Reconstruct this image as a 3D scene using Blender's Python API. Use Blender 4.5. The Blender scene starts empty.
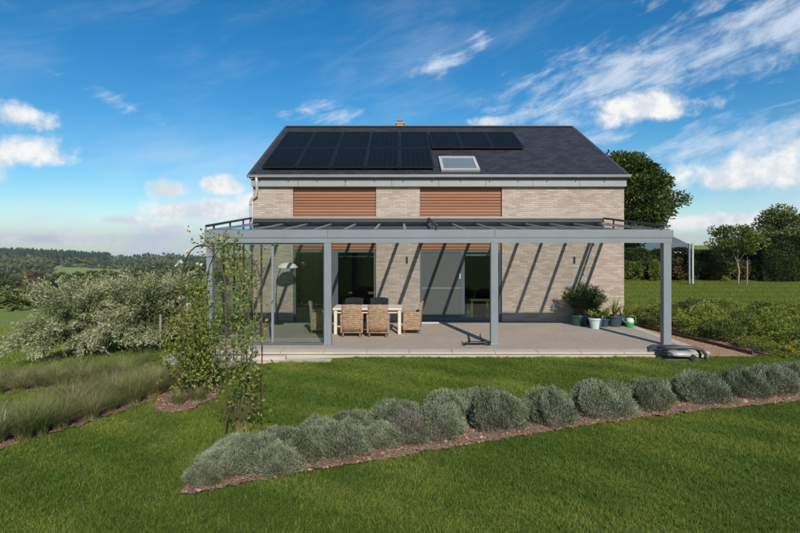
import bpy, bmesh, math, random
import numpy as np
from mathutils import Vector, Matrix, Euler

random.seed(7)
RNG = np.random.default_rng(7)
scene = bpy.context.scene
col = scene.collection
PI = math.pi

# ------------------------------------------------------------------ camera
EYE = 2.63
F = 533.3
cam_d = bpy.data.cameras.new('camera')
cam_d.sensor_width = 36.0
cam_d.lens = 24.0
cam_d.shift_y = -23.5 / 800
cam_d.clip_start = 0.1
cam_d.clip_end = 9000
cam = bpy.data.objects.new('camera', cam_d)
col.objects.link(cam)
cam.location = (0, 0, EYE)
cam.rotation_euler = (PI / 2, 0, 0)
scene.camera = cam

# ------------------------------------------------------------------ sun, sky, exposure
SUN = Vector((0.27, -1.0, 0.68)).normalized()          # towards the sun
sun_d = bpy.data.lights.new('sun', 'SUN')
sun_d.energy = 5.0
sun_d.angle = math.radians(0.53)
sun_d.color = (1.0, 0.93, 0.83)
sun = bpy.data.objects.new('sun', sun_d)
col.objects.link(sun)
sun.rotation_euler = SUN.to_track_quat('Z', 'Y').to_euler()
sun.location = (8, -30, 30)

scene.view_settings.view_transform = 'Standard'
scene.view_settings.look = 'None'
scene.view_settings.exposure = 0.0
scene.view_settings.gamma = 1.0
scene.view_settings.use_curve_mapping = False
scene.cycles.max_bounces = 6
scene.cycles.diffuse_bounces = 3
scene.cycles.glossy_bounces = 3
scene.cycles.transparent_max_bounces = 16
scene.cycles.volume_bounces = 0

world = bpy.data.worlds.new('World')
scene.world = world
world.use_nodes = True
world.cycles.sampling_method = 'MANUAL'
world.cycles.sample_map_resolution = 256


class NT:
    """short hand for building node trees"""
    def __init__(s, tree):
        s.t = tree
        s.n = tree.nodes
        s.l = tree.links

    def node(s, kind, **kw):
        n = s.n.new(kind)
        for k, v in kw.items():
            setattr(n, k, v)
        return n

    def put(s, sock, v):
        if isinstance(v, bpy.types.NodeSocket):
            s.l.new(v, sock)
        elif v is not None:
            sock.default_value = v

    def m(s, op, a, b=None, c=None, clamp=False):
        n = s.node('ShaderNodeMath', operation=op, use_clamp=clamp)
        s.put(n.inputs[0], a)
        if b is not None: s.put(n.inputs[1], b)
        if c is not None: s.put(n.inputs[2], c)
        return n.outputs[0]

    def vm(s, op, a, b=None, scale=None):
        n = s.node('ShaderNodeVectorMath', operation=op)
        s.put(n.inputs[0], a)
        if b is not None: s.put(n.inputs[1], b)
        if scale is not None: s.put(n.inputs['Scale'], scale)
        return n.outputs['Value'] if op in ('LENGTH', 'DOT_PRODUCT') else n.outputs[0]

    def ss(s, v, lo, hi, a=0.0, b=1.0):
        n = s.node('ShaderNodeMapRange', interpolation_type='SMOOTHSTEP')
        s.put(n.inputs['Value'], v)
        s.put(n.inputs['From Min'], lo); s.put(n.inputs['From Max'], hi)
        s.put(n.inputs['To Min'], a); s.put(n.inputs['To Max'], b)
        return n.outputs[0]

    def noise(s, vec, scale, detail=4, rough=.55, dist=0.0, out='Fac'):
        n = s.node('ShaderNodeTexNoise')
        if vec is not None: s.put(n.inputs['Vector'], vec)
        s.put(n.inputs['Scale'], scale); s.put(n.inputs['Detail'], detail)
        s.put(n.inputs['Roughness'], rough); s.put(n.inputs['Distortion'], dist)
        return n.outputs[0] if out == 'Fac' else n.outputs['Color']

    def mix(s, f, a, b, blend='MIX'):
        n = s.node('ShaderNodeMix', data_type='RGBA', blend_type=blend)
        s.put(n.inputs[0], f)
        for i, v in ((6, a), (7, b)):
            if isinstance(v, (tuple, list)): v = tuple(v)[:3] + (1,)
            s.put(n.inputs[i], v)
        return n.outputs[2]

    def comb(s, x, y, z):
        n = s.node('ShaderNodeCombineXYZ')
        for i, v in enumerate((x, y, z)): s.put(n.inputs[i], v)
        return n.outputs[0]

    def sep(s, v):
        n = s.node('ShaderNodeSeparateXYZ'); s.put(n.inputs[0], v)
        return n.outputs

    def bump(s, h, strength=.4, dist=.01, normal=None):
        n = s.node('ShaderNodeBump')
        s.put(n.inputs['Strength'], strength); s.put(n.inputs['Distance'], dist)
        s.put(n.inputs['Height'], h)
        if normal is not None: s.put(n.inputs['Normal'], normal)
        return n.outputs[0]


def build_world():
    t = NT(world.node_tree)
    t.n.clear()
    out = t.node('ShaderNodeOutputWorld')
    bg = t.node('ShaderNodeBackground')
    t.l.new(bg.outputs[0], out.inputs[0])
    bg.inputs['Strength'].default_value = 0.1
    sky = t.node('ShaderNodeTexSky', sky_type='NISHITA', sun_disc=False)
    sky.sun_elevation = math.asin(SUN.z)
    sky.sun_rotation = math.atan2(SUN.x, SUN.y)
    sky.air_density = 1.0; sky.dust_density = 0.1; sky.ozone_density = 2.2; sky.altitude = 400
    hs = t.node('ShaderNodeHueSaturation')
    hs.inputs['Saturation'].default_value = 1.3
    hs.inputs['Value'].default_value = 1.05
    t.l.new(t.vm('MULTIPLY', sky.outputs[0], (.82, .985, 1.05)), hs.inputs['Color'])
    tc = t.node('ShaderNodeTexCoord')
    d = t.vm('NORMALIZE', tc.outputs['Generated'])
    x, y, z = t.sep(d)
    az = t.m('ARCTAN2', x, y)
    el = t.m('ARCSINE', z)

    def blob(deg_az, deg_el, a, b, rot=0.0, amp=1.0):
        """1 at the centre of an ellipse on the dome, 0 on its rim, negative outside; degrees"""
        u = t.m('SUBTRACT', az, math.radians(deg_az))
        v = t.m('SUBTRACT', el, math.radians(deg_el))
        c, s = math.cos(math.radians(rot)), math.sin(math.radians(rot))
        p = t.m('ADD', t.m('MULTIPLY', u, c / math.radians(a)), t.m('MULTIPLY', v, s / math.radians(a)))
        q = t.m('ADD', t.m('MULTIPLY', u, -s / math.radians(b)), t.m('MULTIPLY', v, c / math.radians(b)))
        r = t.m('SQRT', t.m('ADD', t.m('MULTIPLY', p, p), t.m('MULTIPLY', q, q)))
        return t.m('SUBTRACT', amp, r)

    def many(bl):
        acc = -1.5
        for b in bl:
            acc = t.m('MAXIMUM', acc, blob(*b))
        return acc

    # heaped clouds
    cum = many([(-36.0, 11.0, 2.5, 1.3), (-35.4, 8.2, 3.4, 1.3), (-38.5, 7.6, 3.0, 1.8),
                (-18.4, 5.9, 2.2, .8, 0, 1.3), (-23.2, 5.3, 1.5, .8, 0, 1.35), (-19.8, 3.2, 3.8, 1.0, 0, 1.3), (-23.6, 1.3, 2.0, .45, 0, 1.3),
                (-32.5, .3, 5.0, .45, 0, 1.3), (-16, 2.4, 3.0, 1.6),
                (9.3, 12.7, 2.2, .7), (25.6, 13.0, 4.4, 1.2), (33.6, 6.4, 7.5, 1.7, 5), (39, 8.2, 6, 1.6, 8), (31.0, 2.0, 6.0, .8), (-14.5, 4.2, 2.6, 1.2), (-28, 2.2, 2.2, .5),
                (60, 9, 9, 4), (105, 10, 12, 4), (155, 9, 12, 4), (-64, 12, 9, 4), (-115, 9, 12, 4)])
    n1 = t.noise(d, 15.0, 10, .6)
    up = t.vm('ADD', d, (0.012, -0.02, 0.03))
    n2 = t.noise(up, 15.0, 6, .6)
    n0 = t.noise(d, 4.5, 3, .5)
    dens = t.m('ADD', t.m('ADD', t.m('MULTIPLY_ADD', cum, .95, .2), t.m('MULTIPLY', t.m('SUBTRACT', n1, .5), 3.1)), t.m('MULTIPLY', t.m('SUBTRACT', n0, .5), .7))
    a_c = t.m('MULTIPLY', t.ss(dens, -0.05, 0.85), .97)
    lit = t.ss(t.m('ADD', t.m('MULTIPLY', t.m('SUBTRACT', n1, n2), 2.6), t.m('MULTIPLY', dens, -0.18)), -0.32, 0.22)
    c_col = t.mix(lit, (7.3, 7.8, 8.4), (10.0, 9.9, 9.7))

    # streaky high clouds, drawn out along a slant
    rot = math.radians(19)
    u = t.m('ADD', t.m('MULTIPLY', az, math.cos(rot)), t.m('MULTIPLY', el, math.sin(rot)))
    v = t.m('SUBTRACT', t.m('MULTIPLY', el, math.cos(rot)), t.m('MULTIPLY', az, math.sin(rot)))
    ci = many([(25.5, 16.4, 16.0, 4.2, 11), (36.0, 19.0, 9.0, 3.6, 14), (15.5, 13.8, 5.0, 1.8, 10), (4.6, 18.6, 6.0, 1.1, 18, .95), (8.6, 20.3, 2.0, 1.0, 18),
               (-7.5, 13.4, 6.5, 1.3, 2, .85), (-27, 12.8, 9, 1.5, -22, .45), (-6, 25.5, 8, 1.0, 8, .4), (32.5, 9.2, 10.0, 2.6, 6, 1.05), (22, 10.4, 5, 1.2, 5, .8),
               (58, 24, 14, 6, 24), (95, 30, 18, 7, 20), (-60, 28, 18, 6, 10, .6), (-120, 30, 20, 7, 0), (180, 35, 20, 9, 0)])
    w1 = t.noise(t.comb(t.m('MULTIPLY', u, 9.0), t.m('MULTIPLY', v, 34.0), 0.7), 1.0, 9, .66, .5)
    w2 = t.noise(t.comb(t.m('MULTIPLY', u, 26.0), t.m('MULTIPLY', v, 40.0), 3.1), 1.0, 6, .6, .4)
    w3 = t.noise(t.comb(t.m('MULTIPLY', u, 3.0), t.m('MULTIPLY', v, 8.0), 9.1), 1.0, 4, .5, .2)
    cd = t.m('ADD', t.m('MULTIPLY_ADD', ci, .62, .1), t.m('ADD', t.m('MULTIPLY', t.m('SUBTRACT', w1, .5), 2.1), t.m('MULTIPLY', t.m('SUBTRACT', w2, .5), .9)))
    a_i = t.m('MULTIPLY', t.ss(cd, 0.0, 1.0), 0.82)
    veil = t.m('MULTIPLY', t.ss(t.m('ADD', t.m('MULTIPLY', w3, .7), t.m('MULTIPLY', w1, .45)), .52, .95), .26)
    low = t.ss(el, -.02, .24, .92, 0.0)                     # thin cloud gathering low over the land
    veil = t.m('ADD', veil, t.m('MULTIPLY', low, t.ss(t.m('ADD', w3, t.m('MULTIPLY', w1, .4)), .45, .9)))
    a_i = t.m('MAXIMUM', a_i, veil)
    c1 = t.mix(a_i, hs.outputs[0], (7.2, 8.1, 9.2))
    c2 = t.mix(a_c, c1, c_col)
    t.l.new(c2, bg.inputs['Color'])


build_world()

# ------------------------------------------------------------------ helpers
def link(o, parent=None):
    col.objects.link(o)
    if parent is not None:
        o.parent = parent
    return o


def tag(o, label=None, cat=None, group=None, kind=None):
    if label: o['label'] = label
    if cat: o['category'] = cat
    if group: o['group'] = group
    if kind: o['kind'] = kind
    return o


def thing(name, label, cat, loc=(0, 0, 0), rz=0.0, group=None):
    o = bpy.data.objects.new(name, None)
    o.empty_display_size = .2
    o.location = loc
    o.rotation_euler = (0, 0, rz)
    link(o)
    return tag(o, label, cat, group)


def copy_tree(o, parent=None):
    c = o.copy()
    col.objects.link(c)
    c.parent = parent
    for ch in [q for q in o.children]:
        copy_tree(ch, c)
    return c


def mesh_np(name, V, faces, attrs=None, smooth=False):
    """faces: list of (n,k) int arrays"""
    me = bpy.data.meshes.new(name)
    V = np.asarray(V, dtype=np.float32)
    me.vertices.add(len(V))
    me.vertices.foreach_set('co', V.ravel())
    tot = sum(f.size for f in faces)
    npoly = sum(len(f) for f in faces)
    me.loops.add(tot)
    me.polygons.add(npoly)
    idx = np.concatenate([f.ravel() for f in faces]).astype(np.int32) if npoly else np.zeros(0, np.int32)
    lens = np.concatenate([np.full(len(f), f.shape[1]) for f in faces]) if npoly else np.zeros(0)
    starts = np.concatenate([[0], np.cumsum(lens)[:-1]]).astype(np.int32) if npoly else np.zeros(0, np.int32)
    if npoly:
        me.loops.foreach_set('vertex_index', idx)
        me.polygons.foreach_set('loop_start', starts)
        me.polygons.foreach_set('use_smooth', np.full(npoly, smooth))
    for k, a in (attrs or {}).items():
        a = np.asarray(a, dtype=np.float32)
        if a.ndim == 2:
            at = me.attributes.new(k, 'FLOAT_VECTOR', 'POINT'); at.data.foreach_set('vector', a.ravel())
        else:
            at = me.attributes.new(k, 'FLOAT', 'POINT'); at.data.foreach_set('value', a)
    me.update(calc_edges=True)
    me.validate()
    return me


def mobj(name, me, mat, parent=None):
    o = bpy.data.objects.new(name, me)
    if mat is not None and not me.materials:
        me.materials.append(mat)
    return link(o, parent)


class MB:
    def __init__(s):
        s.v = []; s.f = []

    def add(s, vs, fs):
        b = len(s.v)
        s.v += [tuple(p) for p in vs]
        s.f += [tuple(i + b for i in q) for q in fs]
        return s

    def box(s, x0, x1, y0, y1, z0, z1):
        vs = [(x0, y0, z0), (x1, y0, z0), (x1, y1, z0), (x0, y1, z0), (x0, y0, z1), (x1, y0, z1), (x1, y1, z1), (x0, y1, z1)]
        return s.add(vs, [(0, 3, 2, 1), (4, 5, 6, 7), (0, 1, 5, 4), (1, 2, 6, 5), (2, 3, 7, 6), (3, 0, 4, 7)])

    def hexa(s, lo, hi):
        """two quads of 4 points, bottom then top, same winding seen from above counter-clockwise"""
        return s.add(list(lo) + list(hi), [(0, 3, 2, 1), (4, 5, 6, 7), (0, 1, 5, 4), (1, 2, 6, 5), (2, 3, 7, 6), (3, 0, 4, 7)])

    def bar(s, a, b, w, h, up=(0, 0, 1)):
        a = Vector(a); b = Vector(b); d = (b - a).normalized()
        side = d.cross(Vector(up)).normalized() * (w / 2)
        u = side.cross(d).normalized() * (h / 2)
        lo = [a - side - u, a + side - u, b + side - u, b - side - u]
        hi = [a - side + u, a + side + u, b + side + u, b - side + u]
        return s.hexa(lo, hi)

    def tube(s, pts, r, n=8, cap=True):
        pts = [Vector(p) for p in pts]
        k = len(pts)
        rs = [r] * k if not hasattr(r, '__len__') else list(r)
        base = len(s.v)
        prev = None
        for i, p in enumerate(pts):
            d = (pts[min(i + 1, k - 1)] - pts[max(i - 1, 0)])
            d = d.normalized() if d.length > 1e-9 else Vector((0, 0, 1))
            if prev is None:
                a = d.orthogonal().normalized()
            else:
                a = (prev - d * prev.dot(d))
                a = a.normalized() if a.length > 1e-6 else d.orthogonal().normalized()
            prev = a
            b = d.cross(a)
            for j in range(n):
                t = 2 * PI * j / n
                s.v.append(tuple(p + (a * math.cos(t) + b * math.sin(t)) * rs[i]))
        for i in range(k - 1):
            for j in range(n):
                q = (j + 1) % n
                s.f.append((base + i * n + j, base + i * n + q, base + (i + 1) * n + q, base + (i + 1) * n + j))
        if cap:
            s.f.append(tuple(base + j for j in reversed(range(n))))
            s.f.append(tuple(base + (k - 1) * n + j for j in range(n)))
        return s

    def lathe(s, prof, n=24, c=(0, 0, 0)):
        base = len(s.v)
        for r, z in prof:
            for j in range(n):
                t = 2 * PI * j / n
                s.v.append((c[0] + r * math.cos(t), c[1] + r * math.sin(t), c[2] + z))
        for i in range(len(prof) - 1):
            for j in range(n):
                q = (j + 1) % n
                s.f.append((base + i * n + j, base + i * n + q, base + (i + 1) * n + q, base + (i + 1) * n + j))
        if prof[0][0] > 1e-4: s.f.append(tuple(base + j for j in reversed(range(n))))
        if prof[-1][0] > 1e-4: s.f.append(tuple(base + (len(prof) - 1) * n + j for j in range(n)))
        return s

    def prism_x(s, poly_yz, x0, x1):
        n = len(poly_yz)
        vs = [(x0, y, z) for y, z in poly_yz] + [(x1, y, z) for y, z in poly_yz]
        fs = [tuple(range(n)), tuple(reversed(range(n, 2 * n)))]
        fs += [(i, i + n, (i + 1) % n + n, (i + 1) % n) for i in range(n)]
        return s.add(vs, fs)

    def prism_z(s, poly_xy, z0, z1):
        n = len(poly_xy)
        vs = [(x, y, z0) for x, y in poly_xy] + [(x, y, z1) for x, y in poly_xy]
        fs = [tuple(reversed(range(n))), tuple(range(n, 2 * n))]
        fs += [(i, (i + 1) % n, (i + 1) % n + n, i + n) for i in range(n)]
        return s.add(vs, fs)

    def mesh(s, name, smooth=False, fix=True):
        me = bpy.data.meshes.new(name)
        me.from_pydata(s.v, [], s.f)
        if fix:
            bm = bmesh.new(); bm.from_mesh(me)
            bmesh.ops.recalc_face_normals(bm, faces=bm.faces)
            bm.to_mesh(me); bm.free()
        if smooth:
            me.polygons.foreach_set('use_smooth', [True] * len(me.polygons))
        me.update()
        return me

    def build(s, name, mat, parent=None, smooth=False, bevel=0.0, seg=2, world=True, fix=True):
        """world=True: the points are in scene space and are moved into the parent's space"""
        if parent is not None and world:
            p = parent; off = Vector()
            while p is not None:
                off += p.location; p = p.parent
            s.v = [(x - off.x, y - off.y, z - off.z) for x, y, z in s.v]
        o = mobj(name, s.mesh(name, smooth, fix), mat, parent)
        if bevel:
            b = o.modifiers.new('edge', 'BEVEL'); b.width = bevel; b.segments = seg; b.limit_method = 'ANGLE'
            b.angle_limit = math.radians(40)
        return o


# ------------------------------------------------------------------ materials
MATS = {}


def mat(name):
    m = bpy.data.materials.new(name)
    m.use_nodes = True
    t = NT(m.node_tree)
    b = m.node_tree.nodes['Principled BSDF']
    MATS[name] = m
    return m, t, b


def co(t, kind='Object'):
    return t.node('ShaderNodeTexCoord').outputs[kind]


def pos(t):
    return t.node('ShaderNodeNewGeometry').outputs['Position']


def plain(name, c, rough=.5, metal=0.0, var=.12, scale=6.0, bump=.1, bdist=.004, fine=60.0, spec=.5):
    """one colour with a little unevenness, wear and fine relief"""
    m, t, b = mat(name)
    p = pos(t)
    n = t.noise(p, scale, 5, .6)
    f = t.noise(p, fine, 4, .6)
    k = t.m('ADD', t.m('MULTIPLY', t.m('SUBTRACT', n, .5), var * 2), t.m('MULTIPLY', t.m('SUBTRACT', f, .5), var))
    k = t.m('ADD', k, 1.0)
    t.put(b.inputs['Base Color'], t.vm('SCALE', tuple(c), scale=k))
    t.put(b.inputs['Roughness'], t.m('ADD', rough, t.m('MULTIPLY', t.m('SUBTRACT', n, .5), .25), clamp=True))
    b.inputs['Metallic'].default_value = metal
    b.inputs['Specular IOR Level'].default_value = spec
    if bump: t.put(b.inputs['Normal'], t.bump(f, bump, bdist))
    return m


def leafmat(name, cols, rough=.55, trans=.25, spec=.25):
    """per leaf random tint between colours of real leaves, some light through the blade"""
    m, t, b = mat(name)
    at = t.node('ShaderNodeAttribute'); at.attribute_name = 'rnd'
    r = t.node('ShaderNodeValToRGB')
    cr = r.color_ramp
    while len(cr.elements) < len(cols): cr.elements.new(.5)
    for i, c in enumerate(cols):
        cr.elements[i].position = i / max(1, len(cols) - 1)
        cr.elements[i].color = tuple(c) + (1,)
    t.put(r.inputs[0], at.outputs['Fac'])
    n = t.noise(pos(t), 1.7, 3, .5)
    c = t.vm('SCALE', r.outputs[0], scale=t.m('ADD', .72, t.m('MULTIPLY', n, .56)))
    t.put(b.inputs['Base Color'], c)
    b.inputs['Roughness'].default_value = rough
    b.inputs['Specular IOR Level'].default_value = spec
    tr = t.node('ShaderNodeBsdfTranslucent')
    t.put(tr.inputs['Color'], t.vm('MULTIPLY', c, (1.15, 1.25, .6)))
    mx = t.node('ShaderNodeMixShader'); mx.inputs[0].default_value = trans
    t.l.new(b.outputs[0], mx.inputs[1]); t.l.new(tr.outputs[0], mx.inputs[2])
    t.l.new(mx.outputs[0], m.node_tree.nodes['Material Output'].inputs[0])
    return m


def make_materials():
    # brick: long slim pale bricks, pinkish sand
    m, t, b = mat('brick')
    x, y, z = t.sep(pos(t))
    nrm = t.sep(t.node('ShaderNodeNewGeometry').outputs['Normal'])
    side = t.m('GREATER_THAN', t.m('ABSOLUTE', nrm[0]), .7)
    u = t.m('ADD', t.m('MULTIPLY', x, t.m('SUBTRACT', 1.0, side)), t.m('MULTIPLY', y, side))
    br = t.node('ShaderNodeTexBrick')
    t.put(br.inputs['Vector'], t.comb(u, z, 0.0))
    br.offset = .5; br.squash = 1.0
    br.inputs['Scale'].default_value = 1.0
    br.inputs['Brick Width'].default_value = .25
    br.inputs['Row Height'].default_value = .068
    br.inputs['Mortar Size'].default_value = .008
    br.inputs['Mortar Smooth'].default_value = .3
    br.inputs['Bias'].default_value = 0.0
    br.inputs['Color1'].default_value = (.445, .36, .295, 1)
    br.inputs['Color2'].default_value = (.315, .245, .195, 1)
    br.inputs['Mortar'].default_value = (.30, .255, .21, 1)
    big = t.noise(pos(t), .9, 4, .6)
    fine = t.noise(pos(t), 34, 4, .65)
    streak = t.noise(t.comb(t.m('MULTIPLY', u, 3.2), t.m('MULTIPLY', z, .35), 0.0), 1.0, 4, .6)
    k = t.m('ADD', .72, t.m('ADD', t.m('MULTIPLY', big, .2), t.m('ADD', t.m('MULTIPLY', fine, .22), t.m('MULTIPLY', streak, .14))))
    t.put(b.inputs['Base Color'], t.vm('SCALE', br.outputs['Color'], scale=k))
    b.inputs['Roughness'].default_value = .9
    h = t.m('ADD', t.m('MULTIPLY', br.outputs['Fac'], -1.0), t.m('MULTIPLY', fine, .5))
    t.put(b.inputs['Normal'], t.bump(h, .7, .008))

    # slate
    m, t, b = mat('slate')
    x, y, z = t.sep(pos(t))
    br = t.node('ShaderNodeTexBrick')
    t.put(br.inputs['Vector'], t.comb(x, t.m('MULTIPLY', y, 1.11), 0.0))
    br.offset = .5
    for k, v in (('Scale', 1.0), ('Brick Width', .30), ('Row Height', .22), ('Mortar Size', .010), ('Bias', 0.0)):
        br.inputs[k].default_value = v
    br.inputs['Color1'].default_value = (.022, .022, .025, 1)
    br.inputs['Color2'].default_value = (.040, .040, .044, 1)
    br.inputs['Mortar'].default_value = (.012, .012, .013, 1)
    n = t.noise(pos(t), 1.1, 5, .65)
    t.put(b.inputs['Base Color'], t.vm('SCALE', br.outputs['Color'], scale=t.m('ADD', .7, t.m('MULTIPLY', n, .6))))
    b.inputs['Roughness'].default_value = .55
    t.put(b.inputs['Normal'], t.bump(t.m('ADD', t.m('MULTIPLY', br.outputs['Fac'], -1.0), t.noise(pos(t), 25, 3, .6)), .5, .008))

    # cedar slats
    m, t, b = mat('cedar')
    p = pos(t)
    x, y, z = t.sep(p)
    g = t.noise(t.comb(t.m('MULTIPLY', x, 1.6), t.m('MULTIPLY', y, 30.), t.m('MULTIPLY', z, 30.)), 1.0, 5, .6, .4)
    row = t.node('ShaderNodeTexWhiteNoise'); row.noise_dimensions = '1D'
    t.put(row.inputs['W'], t.m('FLOOR', t.m('MULTIPLY', z, 10.0)))
    c = t.mix(g, (.20, .075, .034), (.36, .155, .078))
    t.put(b.inputs['Base Color'], t.vm('SCALE', c, scale=t.m('ADD', .78, t.m('MULTIPLY', row.outputs[0], .4))))
    b.inputs['Roughness'].default_value = .6
    t.put(b.inputs['Normal'], t.bump(g, .3, .003))

    plain('grey_metal', (.20, .22, .232), .4, 0.0, .12, 1.6, .05)
    plain('fascia', (.27, .265, .255), .5, .05, .12, 3.0, .05)
    plain('dark_metal', (.028, .030, .033), .45, 0.0, .1, 3.0, .05)
    plain('frame_grey', (.085, .10, .112), .4, 0.0, .07, 2.0, .04)
    plain('zinc', (.44, .44, .43), .45, .1, .12, 4.0, .08)
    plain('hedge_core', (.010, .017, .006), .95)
    plain('ridge', (.05, .05, .055), .55)
    plain('zinc_dark', (.22, .22, .22), .5, .1, .14, 3.0, .06)
    plain('panel_frame', (.02, .02, .022), .4, .2, .1)
    plain('grey_roof', (.13, .135, .145), .7, 0, .2, 2.0)
    plain('interior_wall', (.20, .19, .18), .9)
    plain('interior_floor', (.10, .06, .035), .35, 0, .3, 3.0)
    plain('oak', (.50, .30, .12), .5, 0, .25, 9.0)
    plain('cream', (.60, .52, .42), .55, 0, .12, 5.0)
    plain('white_paint', (.72, .71, .68), .5, 0, .06)
    plain('white_plastic', (.70, .72, .70), .35, 0, .06)
    plain('silver_plastic', (.36, .355, .345), .4, .1, .12)
    plain('black_iron', (.012, .011, .011), .4, .2, .2, 12.0, .2)
    plain('black_plastic', (.02, .021, .022), .45)
    plain('charcoal_plastic', (.055, .058, .062), .5)
    plain('pot_green', (.022, .072, .055), .3, 0, .12)
    plain('pot_white', (.50, .60, .56), .5, 0, .1)
    plain('pot_blue', (.035, .055, .075), .35, 0, .2)
    plain('can_green', (.03, .26, .08), .3, 0, .1)
    plain('can_clear', (.55, .60, .55), .35, 0, .1)
    plain('vase_green', (.04, .20, .13), .15)
    plain('rust', (.10, .05, .03), .85, 0, .35, 8.0, .3)
    plain('bark', (.10, .078, .056), .9, 0, .4, 9.0, .8, .01, 40)
    plain('pale_bark', (.26, .22, .17), .9, 0, .3, 9.0, .8, .01, 40)
    plain('stem_green', (.085, .10, .035), .7, 0, .3)
    plain('cane', (.13, .115, .05), .75, 0, .4, 14)
    plain('stone_pale', (.46, .40, .325), .85, 0, .16, 4.0, .5, .004, 50)
    plain('stone_grey', (.26, .25, .235), .9, 0, .25, 4.0, .8, .01, 22)
    plain('cushion', (.13, .125, .12), .95, 0, .2)
    plain('thread', (.30, .28, .26), .9)

    # terrace floor: washed concrete
    m, t, b = mat('washed_concrete')
    p = pos(t)
    v = t.node('ShaderNodeTexVoronoi'); t.put(v.inputs['Vector'], p); v.inputs['Scale'].default_value = 70
    agg = t.sep(v.outputs['Color'])[0]
    n = t.noise(p, .8, 5, .6)
    n2 = t.noise(p, 6, 4, .6)
    c = t.mix(agg, (.275, .222, .172), (.43, .365, .30))
    t.put(b.inputs['Base Color'], t.vm('SCALE', c, scale=t.m('ADD', .66, t.m('ADD', t.m('MULTIPLY', n, .42), t.m('MULTIPLY', n2, .26)))))
    b.inputs['Roughness'].default_value = .85
    t.put(b.inputs['Normal'], t.bump(v.outputs['Distance'], .35, .004))

    # gravel
    m, t, b = mat('gravel')
    p = pos(t)
    v = t.node('ShaderNodeTexVoronoi'); t.put(v.inputs['Vector'], p); v.inputs['Scale'].default_value = 42
    c = t.mix(t.sep(v.outputs['Color'])[0], (.25, .135, .068), (.52, .33, .19))
    t.put(b.inputs['Base Color'], c)
    b.inputs['Roughness'].default_value = .9
    t.put(b.inputs['Normal'], t.bump(v.outputs['Distance'], .9, -.02))

    # soil / crushed bark
    m, t, b = mat('soil')
    p = pos(t)
    v = t.node('ShaderNodeTexVoronoi'); t.put(v.inputs['Vector'], p); v.inputs['Scale'].default_value = 38
    n = t.noise(p, 5, 6, .7)
    c = t.mix(t.m('ADD', t.m('MULTIPLY', t.sep(v.outputs['Color'])[1], .6), t.m('MULTIPLY', n, .5)), (.105, .058, .036), (.36, .215, .145))
    t.put(b.inputs['Base Color'], c)
    b.inputs['Roughness'].default_value = .95
    t.put(b.inputs['Normal'], t.bump(t.m('ADD', t.m('MULTIPLY', v.outputs['Distance'], -1.0), n), .9, .03))

    m, t, b = mat('clod')
    at = t.node('ShaderNodeAttribute'); at.attribute_name = 'tint'; at.attribute_type = 'INSTANCER'
    c = t.mix(at.outputs['Fac'], (.12, .062, .038), (.42, .26, .18))
    t.put(b.inputs['Base Color'], c); b.inputs['Roughness'].default_value = .95

    # ground sheet: turf, meadows, fields
    m, t, b = mat('turf')
    p = pos(t)
    n1 = t.noise(p, .35, 5, .6); n2 = t.noise(p, 5, 5, .7); n3 = t.noise(p, 60, 3, .7)
    g = t.mix(n1, (.045, .08, .011), (.09, .13, .022))
    g = t.vm('SCALE', g, scale=t.m('ADD', .45, t.m('ADD', t.m('MULTIPLY', n2, .6), t.m('MULTIPLY', n3, .55))))
    v = t.node('ShaderNodeTexVoronoi'); t.put(v.inputs['Vector'], t.vm('ADD', p, t.vm('SCALE', t.noise(p, .01, 3, out='Color'), scale=60.0)))
    v.inputs['Scale'].default_value = .0075
    fs = t.sep(v.outputs['Color'])
    fld = t.mix(fs[0], (.16, .205, .045), (.26, .31, .075))
    fld = t.mix(t.m('MULTIPLY', t.m('GREATER_THAN', fs[1], .72), .7), fld, (.19, .16, .085))
    fld = t.vm('SCALE', fld, scale=t.m('ADD', .6, t.m('ADD', t.m('MULTIPLY', t.noise(p, .06, 5, .7), .4), t.m('MULTIPLY', t.noise(p, .5, 4, .7), .4))))
    x, y, z = t.sep(p)
    far = t.ss(t.vm('LENGTH', t.vm('MULTIPLY', t.vm('SUBTRACT', p, (0., 14., 0.)), (1., 1., 0.))), 24.0, 60.0)
    mead = t.m('MULTIPLY', t.ss(t.m('MULTIPLY', x, -1.0), 8.5, 11.5), t.ss(y, 11.0, 18.0))
    fld2 = t.mix(n1, (.12, .175, .03), (.20, .25, .055))
    fld2 = t.vm('SCALE', fld2, scale=t.m('ADD', .5, t.m('ADD', t.m('MULTIPLY', n2, .5), t.m('MULTIPLY', n3, .5))))
    g = t.mix(mead, g, fld2)
    t.put(b.inputs['Base Color'], t.mix(far, g, fld))
    b.inputs['Roughness'].default_value = 1.0
    b.inputs['Specular IOR Level'].default_value = .1
    t.put(b.inputs['Normal'], t.bump(t.m('ADD', n2, n3), .8, .03))

    # grass blades
    m, t, b = mat('grass_blade')
    at = t.node('ShaderNodeAttribute'); at.attribute_name = 'tint'; at.attribute_type = 'INSTANCER'
    ar = t.node('ShaderNodeAttribute'); ar.attribute_name = 'rnd'
    c1 = t.mix(ar.outputs['Fac'], (.020, .052, .005), (.165, .25, .032))
    c2 = t.mix(ar.outputs['Fac'], (.070, .11, .011), (.36, .39, .075))
    c = t.mix(at.outputs['Fac'], c1, c2)
    t.put(b.inputs['Base Color'], c); b.inputs['Roughness'].default_value = .5
    b.inputs['Specular IOR Level'].default_value = .25
    tr = t.node('ShaderNodeBsdfTranslucent'); t.put(tr.inputs['Color'], t.vm('MULTIPLY', c, (1.1, 1.3, .5)))
    mx = t.node('ShaderNodeMixShader'); mx.inputs[0].default_value = .3
    t.l.new(b.outputs[0], mx.inputs[1]); t.l.new(tr.outputs[0], mx.inputs[2])
    t.l.new(mx.outputs[0], m.node_tree.nodes['Material Output'].inputs[0])

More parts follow.
